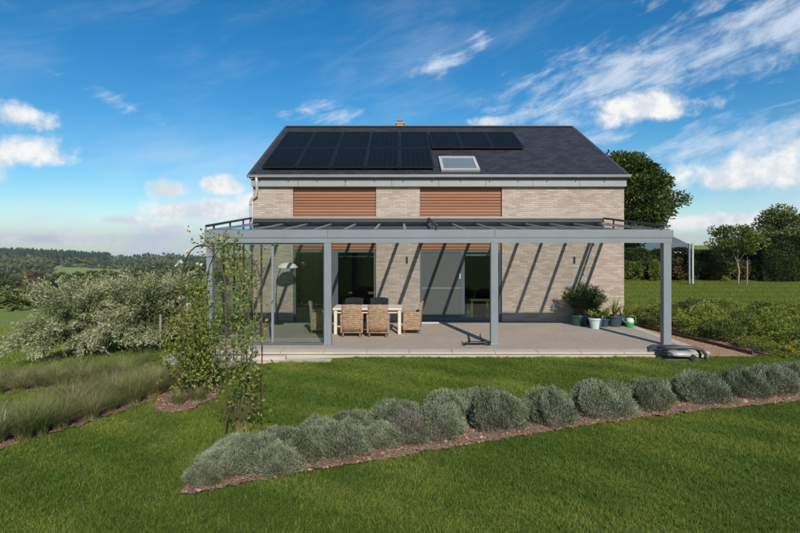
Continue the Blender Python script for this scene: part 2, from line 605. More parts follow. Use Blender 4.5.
    # rattan weave
    m, t, b = mat('rattan')
    oc = co(t, 'Object')
    x, y, z = t.sep(oc)
    u = t.m('ADD', x, t.m('MULTIPLY', y, 1.0))
    ch = t.node('ShaderNodeTexBrick')
    t.put(ch.inputs['Vector'], t.comb(t.m('MULTIPLY', u, 1.0), z, 0.0))
    ch.offset = .5
    for k, v in (('Scale', 1.0), ('Brick Width', .075), ('Row Height', .036), ('Mortar Size', .007), ('Mortar Smooth', .6), ('Bias', 0.0)):
        ch.inputs[k].default_value = v
    ch.inputs['Color1'].default_value = (.56, .39, .25, 1)
    ch.inputs['Color2'].default_value = (.34, .21, .12, 1)
    ch.inputs['Mortar'].default_value = (.11, .065, .035, 1)
    n = t.noise(oc, 30, 4, .6)
    t.put(b.inputs['Base Color'], t.vm('SCALE', ch.outputs['Color'], scale=t.m('ADD', .7, t.m('MULTIPLY', n, .6))))
    b.inputs['Roughness'].default_value = .65
    t.put(b.inputs['Normal'], t.bump(t.m('MULTIPLY', ch.outputs['Fac'], -1.0), .9, .008))

    # solar cells: dark cells, thin lines
    m, t, b = mat('solar_cells')
    oc = co(t, 'Object')
    x, y, z = t.sep(oc)
    br = t.node('ShaderNodeTexBrick')
    t.put(br.inputs['Vector'], t.comb(x, y, 0.0)); br.offset = 0.0
    for k, v in (('Scale', 1.0), ('Brick Width', .18), ('Row Height', .18), ('Mortar Size', .004), ('Bias', 0.0)):
        br.inputs[k].default_value = v
    br.inputs['Color1'].default_value = (.0055, .0055, .0065, 1)
    br.inputs['Color2'].default_value = (.0075, .0075, .0085, 1)
    br.inputs['Mortar'].default_value = (.022, .022, .024, 1)
    t.put(b.inputs['Base Color'], br.outputs['Color'])
    b.inputs['Roughness'].default_value = .34
    b.inputs['Specular IOR Level'].default_value = .05

    # screen fabric
    m, t, b = mat('screen_fabric')
    n = t.noise(pos(t), 220, 2, .5)
    t.put(b.inputs['Base Color'], t.vm('SCALE', (.085, .086, .082), scale=t.m('ADD', .75, t.m('MULTIPLY', n, .5))))
    b.inputs['Roughness'].default_value = .85

    # glass: clear sheet, mirror part by Fresnel
    def glass(name, tint, ior, rough=0.0):
        m = bpy.data.materials.new(name); m.use_nodes = True; MATS[name] = m
        t = NT(m.node_tree); t.n.clear()
        o = t.node('ShaderNodeOutputMaterial')
        fr = t.node('ShaderNodeFresnel')
        bf = t.node('ShaderNodeNewGeometry').outputs['Backfacing']
        t.put(fr.inputs['IOR'], t.m('ADD', ior, t.m('MULTIPLY', bf, 1 / ior - ior)))   # same mirror share on both faces
        tr = t.node('ShaderNodeBsdfTransparent'); tr.inputs['Color'].default_value = tuple(tint) + (1,)
        gl = t.node('ShaderNodeBsdfGlossy'); gl.inputs['Roughness'].default_value = rough
        gl.inputs['Color'].default_value = (.95, .98, 1, 1)
        mx = t.node('ShaderNodeMixShader')
        t.l.new(fr.outputs[0], mx.inputs[0]); t.l.new(tr.outputs[0], mx.inputs[1]); t.l.new(gl.outputs[0], mx.inputs[2])
        t.l.new(mx.outputs[0], o.inputs[0])
    glass('clear_glass', (.86, .91, .88), 1.75)
    glass('roof_glass', (.90, .93, .92), 1.45)
    glass('window_glass', (.62, .68, .66), 1.6)

    leafmat('lavender_leaf', [(.05, .065, .032), (.17, .195, .115), (.37, .40, .28)], .7, .12)
    leafmat('lavender_spent', [(.12, .09, .085), (.24, .19, .18)], .8, .1)
    leafmat('willow_leaf', [(.06, .085, .024), (.17, .195, .075), (.37, .37, .22), (.54, .51, .37)], .6, .22)
    leafmat('rose_leaf', [(.05, .085, .014), (.13, .18, .03), (.28, .30, .065), (.38, .29, .085)], .45, .3)
    leafmat('tree_leaf', [(.036, .058, .011), (.082, .115, .02), (.155, .185, .036)], .5, .25)
    leafmat('hedge_leaf', [(.014, .025, .007), (.034, .054, .013), (.07, .095, .022)], .5, .12)
    leafmat('autumn_leaf', [(.035, .048, .013), (.085, .085, .022), (.15, .095, .034), (.11, .05, .028)], .6, .25)
    leafmat('shrub_leaf', [(.075, .105, .016), (.185, .225, .036), (.32, .33, .07)], .5, .25)
    leafmat('shrub_dark', [(.045, .07, .015), (.11, .14, .028), (.20, .215, .045)], .5, .2)
    leafmat('oleander_leaf', [(.022, .045, .012), (.05, .085, .02), (.12, .13, .045)], .45, .2)
    leafmat('strap_leaf', [(.05, .11, .016), (.13, .20, .03), (.27, .30, .09)], .4, .3)
    leafmat('tall_grass', [(.065, .10, .024), (.14, .18, .05), (.29, .28, .11), (.44, .33, .20)], .7, .25)
    leafmat('far_leaf', [(.036, .055, .018), (.08, .11, .032), (.14, .16, .052)], .8, .1)
    leafmat('far_rust', [(.06, .058, .024), (.12, .085, .038), (.16, .11, .05)], .8, .1)
    leafmat('far_light', [(.07, .095, .026), (.15, .175, .05), (.23, .235, .08)], .8, .1)
    leafmat('conifer', [(.014, .026, .011), (.026, .043, .016), (.042, .062, .022)], .9, .05)
    leafmat('yellow_flower', [(.45, .30, .03), (.55, .42, .06)], .6, .3)
    leafmat('white_petal', [(.70, .64, .58), (.82, .80, .76)], .6, .2)
    leafmat('pink_petal', [(.62, .40, .36), (.74, .60, .55)], .6, .2)


make_materials()
M = MATS
# ------------------------------------------------------------------ terrain
TR = np.array([0, 20, 45, 140, 400, 700, 1100, 2200, 3500, 9000.])
TZ = np.array([-.45, -1.9, -4.6, -11, -23, -34, -47, -98, -140, -280.])


def sstep(t):
    t = np.clip(t, 0, 1)
    return t * t * (3 - 2 * t)


def gz(X, Y):
    X = np.asarray(X, dtype=float); Y = np.asarray(Y, dtype=float)
    flat = -0.13 - .022 * np.clip(-X - 1, 0, 7)
    # garden behind and right of the house climbs a little
    rise = np.interp(Y, [13.0, 18, 31, 60, 300, 3000], [0, .16, .62, .8, 1.5, -40])
    flat = flat + rise * sstep((X - 7.7) / 2.2)
    # gentle bank behind the photographer
    flat = flat + np.interp(-Y, [4, 12, 40, 120, 3000], [0, .5, 3.0, 6.0, 30.])
    r = np.hypot(X + 5, Y - 10)
    fall = np.interp(r, TR, TZ)
    fall = fall + 25 * np.exp(-(((X + 800) / 300) ** 2 + ((Y - 1010) / 260) ** 2))
    fall = fall + 1.3 * np.sin(X * .021 + 1) * np.sin(Y * .017) * np.clip((r - 60) / 200, 0, 1)
    w = sstep((-X - 5) / (8 + .25 * np.clip(Y - 15, 0, None)))
    w = w * sstep((Y + 12) / 14)
    return flat * (1 - w) + fall * w


def on_ground(px, py, dz=0.0):
    """where the sight line through a point of the photograph meets the ground"""
    D = 8.0
    for _ in range(40):
        z = float(gz((px - 400) * D / F, D)) + dz
        D = .5 * D + .5 * (EYE - z) * F / (py - 243.0)
    return np.array(((px - 400) * D / F, D))


def terrain():
    n = 121
    k = math.asinh(4200 / 7.0)
    a = np.sinh(np.linspace(-k, k, 2 * n + 1)) * 7.0
    X, Y = np.meshgrid(a, a + 11.0)
    Z = gz(X, Y)
    N = len(a)
    V = np.stack([X.ravel(), Y.ravel(), Z.ravel()], 1)
    i = np.arange(N - 1)
    I, J = np.meshgrid(i, i)
    b = (J * N + I).ravel()
    Fq = np.stack([b, b + 1, b + N + 1, b + N], 1)
    o = mobj('ground', mesh_np('ground', V, [Fq], smooth=True), M['turf'])
    tag(o, kind='structure')


terrain()


def inside(P, poly):
    x, y = P[:, 0], P[:, 1]
    c = np.zeros(len(P), bool)
    n = len(poly)
    for i in range(n):
        x1, y1 = poly[i]; x2, y2 = poly[(i + 1) % n]
        hit = ((y1 > y) != (y2 > y)) & (x < (x2 - x1) * (y - y1) / (y2 - y1 + 1e-12) + x1)
        c ^= hit
    return c


def wob(P, amp, f):
    return P + amp * np.stack([np.sin(P[:, 1] * f) + .5 * np.sin(P[:, 0] * f * 2.3 + 1), np.sin(P[:, 0] * f + 2) + .5 * np.sin(P[:, 1] * f * 1.9)], 1)


def sheet(name, poly, mt, dz, cell=.08, hump=0.0, kind='structure'):
    """a bed laid on the ground, ragged at the rim"""
    poly = np.array(poly, float)
    lo, hi = poly.min(0) - .1, poly.max(0) + .1
    xs = np.arange(lo[0], hi[0], cell); ys = np.arange(lo[1], hi[1], cell)
    X, Y = np.meshgrid(xs, ys)
    N = len(xs)
    P = np.stack([X.ravel(), Y.ravel()], 1)
    rough = RNG.random(len(P))
    Z = gz(P[:, 0], P[:, 1]) + dz + hump * rough
    I, J = np.meshgrid(np.arange(N - 1), np.arange(len(ys) - 1))
    b = (J * N + I).ravel()
    cen = P[b] + cell / 2
    ok = inside(wob(cen, .02, 9.0), poly)
    Fq = np.stack([b, b + 1, b + N + 1, b + N], 1)[ok]
    used = np.unique(Fq)
    remap = np.full(len(P), -1); remap[used] = np.arange(len(used))
    o = mobj(name, mesh_np(name, np.column_stack([P, Z])[used], [remap[Fq]], smooth=True), mt)
    return tag(o, kind=kind)


# beds -------------------------------------------------------------
LAV_FRONT = [(178, 497), (235, 487), (300, 474), (400, 458), (480, 444), (560, 431), (640, 419), (720, 410), (800, 402), (900, 392)]
LAV_BACK = [(900, 370), (800, 383), (720, 391), (640, 399), (560, 410), (480, 410), (400, 424), (320, 438), (262, 436), (222, 440), (196, 478)]
BED_LAV = [on_ground(*p) for p in LAV_FRONT + LAV_BACK]
BED_ROSE = [on_ground(*p) for p in [(152, 414), (184, 413), (216, 399), (222, 385), (196, 378), (160, 394)]]
BED_TALL = [on_ground(*p) for p in [(-90, 476), (-40, 462), (0, 450), (40, 438), (80, 426), (120, 413), (152, 402), (165, 396), (160, 388), (120, 391), (60, 402), (0, 412), (-90, 430)]]
BED_TALL2 = [on_ground(*p) for p in [(-80, 412), (0, 395), (60, 390), (120, 384), (150, 380), (145, 370), (60, 370), (0, 372), (-80, 380)]]
EDGE_A, EDGE_B = (7.62, 18.2), (8.62, 13.0)          # rusty border of the gravel strip
BED_RIGHT = [EDGE_B, (9.4, 12.9), (10.6, 12.35), (13, 12.1), (20, 12.4), (24, 16), (24, 19.4), (16.8, 19.5), (12, 19.8), (7.9, 19.9), EDGE_A]
sheet('lavender_bed', BED_LAV, M['soil'], .018, .06, .02)
sheet('rose_bed', BED_ROSE, M['soil'], .018, .06, .02)
sheet('grass_bed', BED_TALL, M['soil'], .015, .08, .02)
sheet('grass_bed', BED_TALL2, M['soil'], .015, .08, .02)
sheet('shrub_bed', BED_RIGHT, M['soil'], .015, .1, .03)
GRAVEL = [(7.47, 18.2), (7.47, 12.83), (8.64, 12.86), EDGE_B, EDGE_A]
sheet('gravel_path', GRAVEL, M['gravel'], .02 , .06, .012)

e = thing('bed_edging', 'rusty brown edging board between the gravel strip and the shrub bed', 'edging', (EDGE_B[0], EDGE_B[1], float(gz(*EDGE_B))))
prev = None
for i in range(5):
    a = np.array(EDGE_A) + (np.array(EDGE_B) - np.array(EDGE_A)) * i / 5
    b = np.array(EDGE_A) + (np.array(EDGE_B) - np.array(EDGE_A)) * (i + .985) / 5
    MB().bar((a[0], a[1], float(gz(*a)) + .045), (b[0], b[1], float(gz(*b)) + .045), .035, .13).build('board', M['rust'], e, bevel=.006)

# terrace ----------------------------------------------------------
TX0, TX1, TY0, TY1 = -4.95, 7.47, 12.84, 17.78
t_ = thing('terrace', None, None)
tag(t_, kind='structure')
MB().box(TX0 + .30, TX1 - .3, TY0 + .38, TY1 + .1, -.5, 0.0).build('floor', M['washed_concrete'], t_)
MB().box(TX0 + .03, TX1 - .03, TY0 + .03, TY1 - .02, -.6, -.052).build('plinth', M['stone_pale'], t_)
x = TX0
i = 0
while x < TX1 - .05:
    w = min(1.035, TX1 - x)
    jit = random.uniform(-.004, .004)
    MB().box(x + .004, x + w - .004, TY0 + jit, TY0 + .376, -.05, .004 + random.uniform(0, .003)).build('edging_slab', M['stone_pale'], t_, bevel=.006)
    x += w; i += 1
for x0 in (TX0, TX1 - .296):
    y = TY0 + .38
    while y < TY1 - .1:
        h = min(.98, TY1 - y)
        MB().box(x0, x0 + .296, y + .004, y + h - .004, -.05, .004 + random.uniform(0, .003)).build('edging_slab', M['stone_pale'], t_, bevel=.006)
        y += h
# slabs laid in the lawn at the left end of the terrace
zs = float(gz(-3, 12.6))
for (x0, x1, y0, y1, z0, z1, lab) in ((-3.35, -1.62, 12.42, 12.78, -.30, -.135, 'long pale stone slab set in the lawn below the terrace edge'),
                                      (-4.05, -2.72, 12.62, 12.82, -.3, -.055, 'short pale stone step against the terrace plinth under the glass corner')):
    s = MB().box(x0, x1, y0, y1, z0, z1).build('stone_step', M['stone_pale'], None, bevel=.015)
    tag(s, lab, 'step')


def rock(name, c, size, seed, label):
    bm = bmesh.new()
    bmesh.ops.create_icosphere(bm, subdivisions=3, radius=1)
    r = random.Random(seed)
    ph = [r.uniform(0, 6) for _ in range(6)]
    for v in bm.verts:
        p = v.co
        k = 1 + .13 * math.sin(3 * p.x + ph[0]) * math.cos(2.6 * p.y + ph[1]) + .08 * math.sin(6 * p.z + ph[2] + 2 * p.x) + .04 * math.sin(11 * p.y + ph[3]) + r.uniform(-.02, .02)
        q = Vector((max(-.8, min(.8, p.x * k)), max(-.8, min(.8, p.y * k)), max(-.7, min(.72, p.z * k))))
        v.co = Vector((q.x * size[0], q.y * size[1], q.z * size[2]))
    me = bpy.data.meshes.new(name); bm.to_mesh(me); bm.free()
    o = mobj(name, me, M['stone_grey'])
    o.location = c
    return tag(o, label, 'rock')


rock('boulder', (-4.55, 12.35, -.22), (.38, .3, .32), 1, 'large grey boulder at the terrace corner behind the rose arch')
rock('boulder', (-5.2, 12.65, -.28), (.42, .34, .42), 2, 'grey boulder left of the terrace corner behind the dense climbing rose')
rock('boulder', (-3.95, 12.2, -.26), (.26, .24, .2), 3, 'small grey boulder beside the short stone step')


# ------------------------------------------------------------------ grass by geometry nodes
def scatter_group():
    g = bpy.data.node_groups.new('scatter', 'GeometryNodeTree')
    g.interface.new_socket('Geometry', in_out='INPUT', socket_type='NodeSocketGeometry')
    g.interface.new_socket('Geometry', in_out='OUTPUT', socket_type='NodeSocketGeometry')
    n, l = g.nodes, g.links
    gi = n.new('NodeGroupInput'); go = n.new('NodeGroupOutput')

    def attr(name, dt):
        a = n.new('GeometryNodeInputNamedAttribute'); a.data_type = dt
        a.inputs['Name'].default_value = name
        return a.outputs[0]
    cmp_ = n.new('FunctionNodeCompare'); cmp_.data_type = 'FLOAT'; cmp_.operation = 'GREATER_THAN'
    l.new(attr('spot', 'FLOAT'), cmp_.inputs[0]); cmp_.inputs[1].default_value = .5
    sp = n.new('GeometryNodeSeparateGeometry'); sp.domain = 'POINT'
    l.new(gi.outputs[0], sp.inputs['Geometry']); l.new(cmp_.outputs[0], sp.inputs['Selection'])
    ip = n.new('GeometryNodeInstanceOnPoints')
    l.new(sp.outputs['Selection'], ip.inputs['Points'])
    l.new(sp.outputs['Inverted'], ip.inputs['Instance'])
    l.new(attr('turn', 'FLOAT_VECTOR'), ip.inputs['Rotation'])
    l.new(attr('size', 'FLOAT_VECTOR'), ip.inputs['Scale'])
    l.new(ip.outputs[0], go.inputs[0])
    return g


SCATTER = scatter_group()


def scatter(name, P, turn, size, tint, TV, TF, trnd, mt, label, cat, kind='stuff'):
    n, k = len(P), len(TV)
    V = np.concatenate([TV, P])
    me = mesh_np(name, V, [TF], {
        'spot': np.concatenate([np.zeros(k), np.ones(n)]),
        'turn': np.concatenate([np.zeros((k, 3)), turn]),
        'size': np.concatenate([np.ones((k, 3)), size]),
        'tint': np.concatenate([np.zeros(k), tint]),
        'rnd': np.concatenate([trnd, np.zeros(n)])})
    o = mobj(name, me, mt)
    md = o.modifiers.new('scatter', 'NODES'); md.node_group = SCATTER
    return tag(o, label, cat, kind=kind)


def blades(n, spread, h, w, lean, seed, seg=2):
    """a tuft of n bent blades: verts, tri/quads as quads, per vertex random"""
    r = np.random.default_rng(seed)
    V, Fs, R = [], [], []
    for i in range(n):
        a = r.uniform(0, 2 * PI); d = spread * math.sqrt(r.random())
        bx, by = d * math.cos(a), d * math.sin(a)
        la = r.uniform(0, 2 * PI); le = lean * r.uniform(.2, 1.0); hh = h * r.uniform(.55, 1.1)
        sa = la + PI / 2 + r.uniform(-.6, .6)
        sx, sy = math.cos(sa) * w / 2, math.sin(sa) * w / 2
        b = len(V); rv = r.random()
        for s in range(seg + 1):
            t = s / seg
            cx = bx + math.cos(la) * le * hh * t * t; cy = by + math.sin(la) * le * hh * t * t
            z = hh * (t - .25 * le * t * t)
            ww = (1 - .85 * t)
            V += [(cx - sx * ww, cy - sy * ww, z), (cx + sx * ww, cy + sy * ww, z)]; R += [rv, rv]
        for s in range(seg):
            Fs.append((b + 2 * s, b + 2 * s + 1, b + 2 * s + 3, b + 2 * s + 2))
    return np.array(V), np.array(Fs), np.array(R)


def lawn_points(n_try, x0, x1, y0, y1, dens, avoid, seed):
    """points with dens(X,Y) per square metre"""
    r = np.random.default_rng(seed)
    area = (x1 - x0) * (y1 - y0)
    P = np.stack([r.uniform(x0, x1, n_try), r.uniform(y0, y1, n_try)], 1)
    keep = r.random(n_try) < dens(P[:, 0], P[:, 1]) * area / n_try
    P = P[keep]
    for poly in avoid:
        P = P[~inside(P + r.normal(0, .028, P.shape), poly)]
    return P


TERR = [(TX0, TY0 - .015), (TX1 + .02, TY0 - .015), (TX1 + .02, 30), (TX0, 30)]
GR = GRAVEL
AVOID = [TERR, BED_LAV, BED_ROSE, BED_TALL, BED_TALL2, BED_RIGHT, GR, [(-3.35, 12.42), (-1.62, 12.42), (-1.62, 12.9), (-4.05, 12.9), (-4.05, 12.6), (-3.35, 12.6)]]


def patch_tint(P, seed):
    x, y = P[:, 0], P[:, 1]
    v = .5 + .3 * np.sin(.9 * x + 1.3 * y + .4 * np.sin(2.1 * x)) + .18 * np.sin(2.3 * x - 1.1 * y + 1.7) + .14 * np.sin(4.7 * y + 1.3 * x)
    r = np.random.default_rng(seed)
    s = np.sin((x * .55 + y * .84) * 2 * PI / 1.05)               # mower lanes
    v = v - .2 + .2 * np.sign(s) * np.minimum(1, np.abs(s) * 3) + r.normal(0, .17, len(P))
    # dry worn spots
    for cx, cy, rr in ((-3.1, 8.0, .35), (-3.3, 5.6, .4), (1.0, 5.3, .35), (-3.5, 7.2, .3), (-4.6, 6.4, .35), (2.6, 5.5, .25)):
        v += .55 * np.exp(-((x - cx) ** 2 + (y - cy) ** 2) / rr ** 2)
    return np.clip(v, 0, 1)


def lawn():
    def near(x, y):
        d = np.maximum(y, 3.5)
        vis = (np.abs(x) < .80 * d + .8)
        return np.where(vis, np.interp(d, [3.5, 6, 9, 13, 17], [1500, 1250, 900, 620, 420]), 40)
    P = lawn_points(330000, -13, 12.5, 3.6, 16.5, near, AVOID, 3)
    n = len(P)
    r = np.random.default_rng(4)
    Z = gz(P[:, 0], P[:, 1])
    turn = np.stack([r.normal(0, .12, n), r.normal(0, .12, n), r.uniform(0, 2 * PI, n)], 1)
    s = np.interp(P[:, 1], [4, 8, 14], [.8, .95, 1.15]) * r.uniform(.7, 1.25, n)
    lump = 1 + .35 * np.sin(3.1 * P[:, 0] + 2 * P[:, 1]) * np.sin(2.2 * P[:, 1] - P[:, 0])
    x_, y_ = P[:, 0], P[:, 1]
    fine = sum(np.sin(kx * x_ + ky * y_ + ph) for kx, ky, ph in ((11, 4, 0), (-6, 13, 1), (15, -9, 2), (4, 19, 3), (21, 8, 4.4), (-17, 15, 5.1))) / 6
    lump = lump * (1 + .55 * fine)
    comb = np.arctan2(np.sin(2.1 * x_ + 3.7 * y_) + np.sin(6 * y_ - 3 * x_), np.sin(3.3 * x_ - 1.9 * y_ + 1) + np.cos(5 * x_ + 2 * y_))
    turn[:, 0] += .38 * np.cos(comb) ; turn[:, 1] += .38 * np.sin(comb)
    size = np.stack([s, s, s * lump], 1)
    TV, TF, TRn = blades(16, .036, .046, .0040, .95, 5)
    scatter('lawn_grass', np.column_stack([P, Z]), turn, size, patch_tint(P, 5), TV, TF, TRn, M['grass_blade'],
            'short green mown lawn around the lavender bed and terrace', 'grass')
    # coarser tufts and broad leaved weeds standing out of the turf
    P = lawn_points(40000, -9, 9, 4.2, 13, lambda x, y: np.where(np.abs(x) < .8 * y, 55 * (np.sin(1.7 * x + 2.3 * y) * np.sin(2.9 * x - 1.1 * y) > .1) + 10, 0), AVOID, 15)
    n = len(P)
    TV2, TF2, TR2 = blades(22, .05, .075, .006, 1.15, 15)
    s = r.uniform(.6, 1.15, n)
    scatter('lawn_tufts', np.column_stack([P, gz(P[:, 0], P[:, 1])]), np.stack([r.normal(0, .15, n), r.normal(0, .15, n), r.uniform(0, 2 * PI, n)], 1), np.stack([s, s, s * .8], 1),
            np.clip(r.normal(.35, .3, n), 0, 1), TV2, TF2, TR2, M['grass_blade'], 'coarser grass tufts scattered through the mown lawn', 'grass')
    # lawn beyond the shrub bed and behind
    def far(x, y):
        return np.where((x < .82 * y) & (x > .30 * y), 120, 0)
    P = lawn_points(120000, 8, 30, 18.0, 33, far, [BED_RIGHT], 6)
    n = len(P)
    Z = gz(P[:, 0], P[:, 1])
    turn = np.stack([r.normal(0, .1, n), r.normal(0, .1, n), r.uniform(0, 2 * PI, n)], 1)
    s = r.uniform(1.1, 1.8, n)
    x, y = P[:, 0], P[:, 1]
    tint = np.clip(.95 + .25 * np.sign(np.sin(y * 2 * PI / 1.6)) + r.normal(0, .15, n), 0, 1)
    scatter('lawn_grass', np.column_stack([P, Z]), turn, np.stack([s * 1.6, s * 1.6, s * .9], 1), tint, TV, TF, TRn, M['grass_blade'],
            'bright mown lawn with faint mowing lines in front of the hedge', 'grass')
    # rough meadow down the slope
    def mead(x, y):
        return np.where((x > -.92 * y - 2) & (x < -.2 * y), np.interp(y, [10, 20, 45], [70, 40, 8]), 0)
    P = lawn_points(60000, -42, -7.0, 10, 46, mead, AVOID, 8)
    n = len(P)
    Z = gz(P[:, 0], P[:, 1])
    turn = np.stack([r.normal(0, .1, n), r.normal(0, .1, n), r.uniform(0, 2 * PI, n)], 1)
    s = np.interp(P[:, 1], [10, 45], [2.2, 6.5]) * r.uniform(.6, 1.3, n)
    tint = np.clip(.72 + r.normal(0, .22, n), 0, 1)
    scatter('meadow_grass', np.column_stack([P, Z]), turn, np.stack([s, s, s * .8], 1), tint, TV, TF, TRn, M['grass_blade'],
            'rough sunlit meadow grass sloping down beyond the willow shrubs', 'grass')
    # clods on the beds
    TVc = np.array([(-.5, -.4, 0), (.45, -.5, 0), (.5, .42, 0), (-.42, .5, 0), (-.25, -.2, .5), (.25, -.22, .55), (.22, .25, .45), (-.2, .25, .52)], float)
    TFc = np.array([(0, 1, 5, 4), (1, 2, 6, 5), (2, 3, 7, 6), (3, 0, 4, 7), (4, 5, 6, 7)])
    Ps = []
    for poly, dn in ((BED_LAV, 800), (BED_ROSE, 800), (BED_RIGHT, 45), (BED_TALL, 120)):
        q = np.array(poly); lo, hi = q.min(0), q.max(0)
        n = int((hi - lo).prod() * dn)
        P = np.stack([r.uniform(lo[0], hi[0], n), r.uniform(lo[1], hi[1], n)], 1)
        Ps.append(P[inside(P, poly)])
    P = np.concatenate(Ps); n = len(P)
    s = r.gamma(1.3, .009, n) + .005
    turn = np.stack([r.normal(0, .3, n), r.normal(0, .3, n), r.uniform(0, 2 * PI, n)], 1)
    scatter('soil_clods', np.column_stack([P, gz(P[:, 0], P[:, 1]) + .022]), turn, np.stack([s, s * r.uniform(.6, 1.2, n), s], 1), r.random(n), TVc, TFc, np.zeros(8), M['clod'],
            'loose reddish brown soil crumbs and bark on the beds', 'soil')


lawn()

# ------------------------------------------------------------------ house
WY = 17.78
HX0, HX1 = -4.9, 7.47
ROOF_Y0, ROOF_Z0 = 17.56, 4.86
RIDGE_Y, RIDGE_Z = 23.33, 7.71
BACK_Y = 2 * RIDGE_Y - WY
OPEN = ((-3.567, -.8), (.667, 3.4))
house = thing('house', 'pale brick house with dark slate roof and cedar slat panels', 'house', (1.3, 23, 0))


def wall_grid(xs, zs, is_open, y0, y1):
    mb = MB()
    nx, nz = len(xs) - 1, len(zs) - 1
    solid = lambda i, k: 0 <= i < nx and 0 <= k < nz and not is_open(i, k)
    for i in range(nx):
        for k in range(nz):
            if not solid(i, k): continue
            a, b, c, d = xs[i], xs[i + 1], zs[k], zs[k + 1]
            mb.add([(a, y0, c), (b, y0, c), (b, y0, d), (a, y0, d)], [(0, 1, 2, 3)])
            mb.add([(a, y1, c), (b, y1, c), (b, y1, d), (a, y1, d)], [(3, 2, 1, 0)])
            if not solid(i - 1, k): mb.add([(a, y0, c), (a, y1, c), (a, y1, d), (a, y0, d)], [(3, 2, 1, 0)])
            if not solid(i + 1, k): mb.add([(b, y0, c), (b, y1, c), (b, y1, d), (b, y0, d)], [(0, 1, 2, 3)])
            if not solid(i, k - 1): mb.add([(a, y0, c), (b, y0, c), (b, y1, c), (a, y1, c)], [(3, 2, 1, 0)])
            if not solid(i, k + 1): mb.add([(a, y0, d), (b, y0, d), (b, y1, d), (a, y1, d)], [(0, 1, 2, 3)])
    return mb


XS = [HX0, OPEN[0][0], OPEN[0][1], OPEN[1][0], OPEN[1][1], HX1]
ZS = [-.6, .02, 4.55, 4.82]
wall_grid(XS, ZS, lambda i, k: k == 1 and i in (1, 3), WY, WY + .36).build('front_wall', M['brick'], house, fix=False)
wall_grid([HX0, HX1], [-.6, 4.82], lambda i, k: False, BACK_Y - .36, BACK_Y).build('back_wall', M['brick'], house, fix=False)
sl = (RIDGE_Z - ROOF_Z0) / (RIDGE_Y - ROOF_Y0)
gab = [(WY + .36, -.6), (BACK_Y - .36, -.6), (BACK_Y - .36, 4.72), (RIDGE_Y, RIDGE_Z - .26), (WY + .36, 4.72)]
MB().prism_x(gab, HX0, HX0 + .36).build('gable_wall', M['brick'], house)
MB().prism_x(gab, HX1 - .36, HX1).build('gable_wall', M['brick'], house)
MB().box(HX0 + .36, HX1 - .36, WY + .36, BACK_Y - .36, -.2, .012).build('room_floor', M['interior_floor'], house)
MB().box(HX0 + .36, HX1 - .36, WY + .36, BACK_Y - .36, 2.55, 2.7).build('room_ceiling', M['interior_wall'], house)
MB().box(HX0 + .36, HX1 - .36, 23.6, 23.75, .012, 2.55).build('room_partition', M['interior_wall'], house)
MB().box(-.1, .1, WY + .36, 23.6, .012, 2.55).build('room_partition', M['interior_wall'], house)

# roof: two slopes
RX0, RX1 = -4.97, 7.52
nx_ = Vector((0, -sl, 1)).normalized()
roof = MB().prism_x([(ROOF_Y0, ROOF_Z0), (RIDGE_Y, RIDGE_Z), (2 * RIDGE_Y - ROOF_Y0, ROOF_Z0), (2 * RIDGE_Y - ROOF_Y0, ROOF_Z0 - .1), (RIDGE_Y, RIDGE_Z - .22), (ROOF_Y0, ROOF_Z0 - .1)], RX0, RX1).build('roof', M['slate'], house)
MB().bar((RX0 - .01, RIDGE_Y, RIDGE_Z + .012), (RX1 + .01, RIDGE_Y, RIDGE_Z + .012), .22, .05).build('ridge_cap', M['ridge'], roof, bevel=.015)
for xv in (RX0 - .012, RX1 + .012):
    MB().bar((xv, ROOF_Y0, ROOF_Z0 - .015), (xv, RIDGE_Y, RIDGE_Z - .015), .05, .12, (1, 0, 0)).build('verge_trim', M['ridge'], roof)
# small flue on the far slope
ch = MB().box(-.16, .16, RIDGE_Y + .5, RIDGE_Y + .82, RIDGE_Z - .5, RIDGE_Z + .26).build('chimney', M['brick'], roof)
MB().box(-.2, .2, RIDGE_Y + .46, RIDGE_Y + .86, RIDGE_Z + .26, RIDGE_Z + .315).build('chimney_cap', M['oak'], roof, bevel=.01)
MB().box(-.15, .15, RIDGE_Y + .51, RIDGE_Y + .81, RIDGE_Z + .315, RIDGE_Z + .40).build('chimney_pot', M['charcoal_plastic'], roof, bevel=.01)

# fascia panels and gutter
nP = 8
for i in range(nP):
    a = HX0 - .03 + (HX1 - HX0 + .06) * i / nP; b = HX0 - .03 + (HX1 - HX0 + .06) * (i + 1) / nP
    MB().box(a + .004, b - .004, WY - .135, WY - .004, 4.50, 4.735).build('fascia_panel', M['fascia'], house, bevel=.004)
MB().box(HX0 - .05, HX1 + .05, ROOF_Y0 + .02, WY - .004, 4.738, 4.752).build('soffit', M['zinc_dark'], house)
g = MB()
gy, gzv, gr = ROOF_Y0 - .03, 4.85, .07
prof = [(gy + gr * math.cos(PI + PI * k / 10), gzv + gr * math.sin(PI + PI * k / 10)) for k in range(11)]
prof2 = [(gy + (gr - .012) * math.cos(2 * PI - PI * k / 10), gzv + (gr - .012) * math.sin(2 * PI - PI * k / 10)) for k in range(11)]
g.prism_x(prof + prof2, -5.03, 7.58)
gut = g.build('gutter', M['zinc'], house)
MB().tube([(-5.03, gy - gr, gzv + .002), (7.58, gy - gr, gzv + .002)], .014, 8).build('gutter_bead', M['zinc'], gut, smooth=True)
for xb in np.arange(-4.6, 7.5, .95):
    MB().box(xb - .014, xb + .014, gy - gr - .008, gy + .06, gzv - gr - .008, gzv - gr + .004).build('gutter_bracket', M['zinc_dark'], gut)
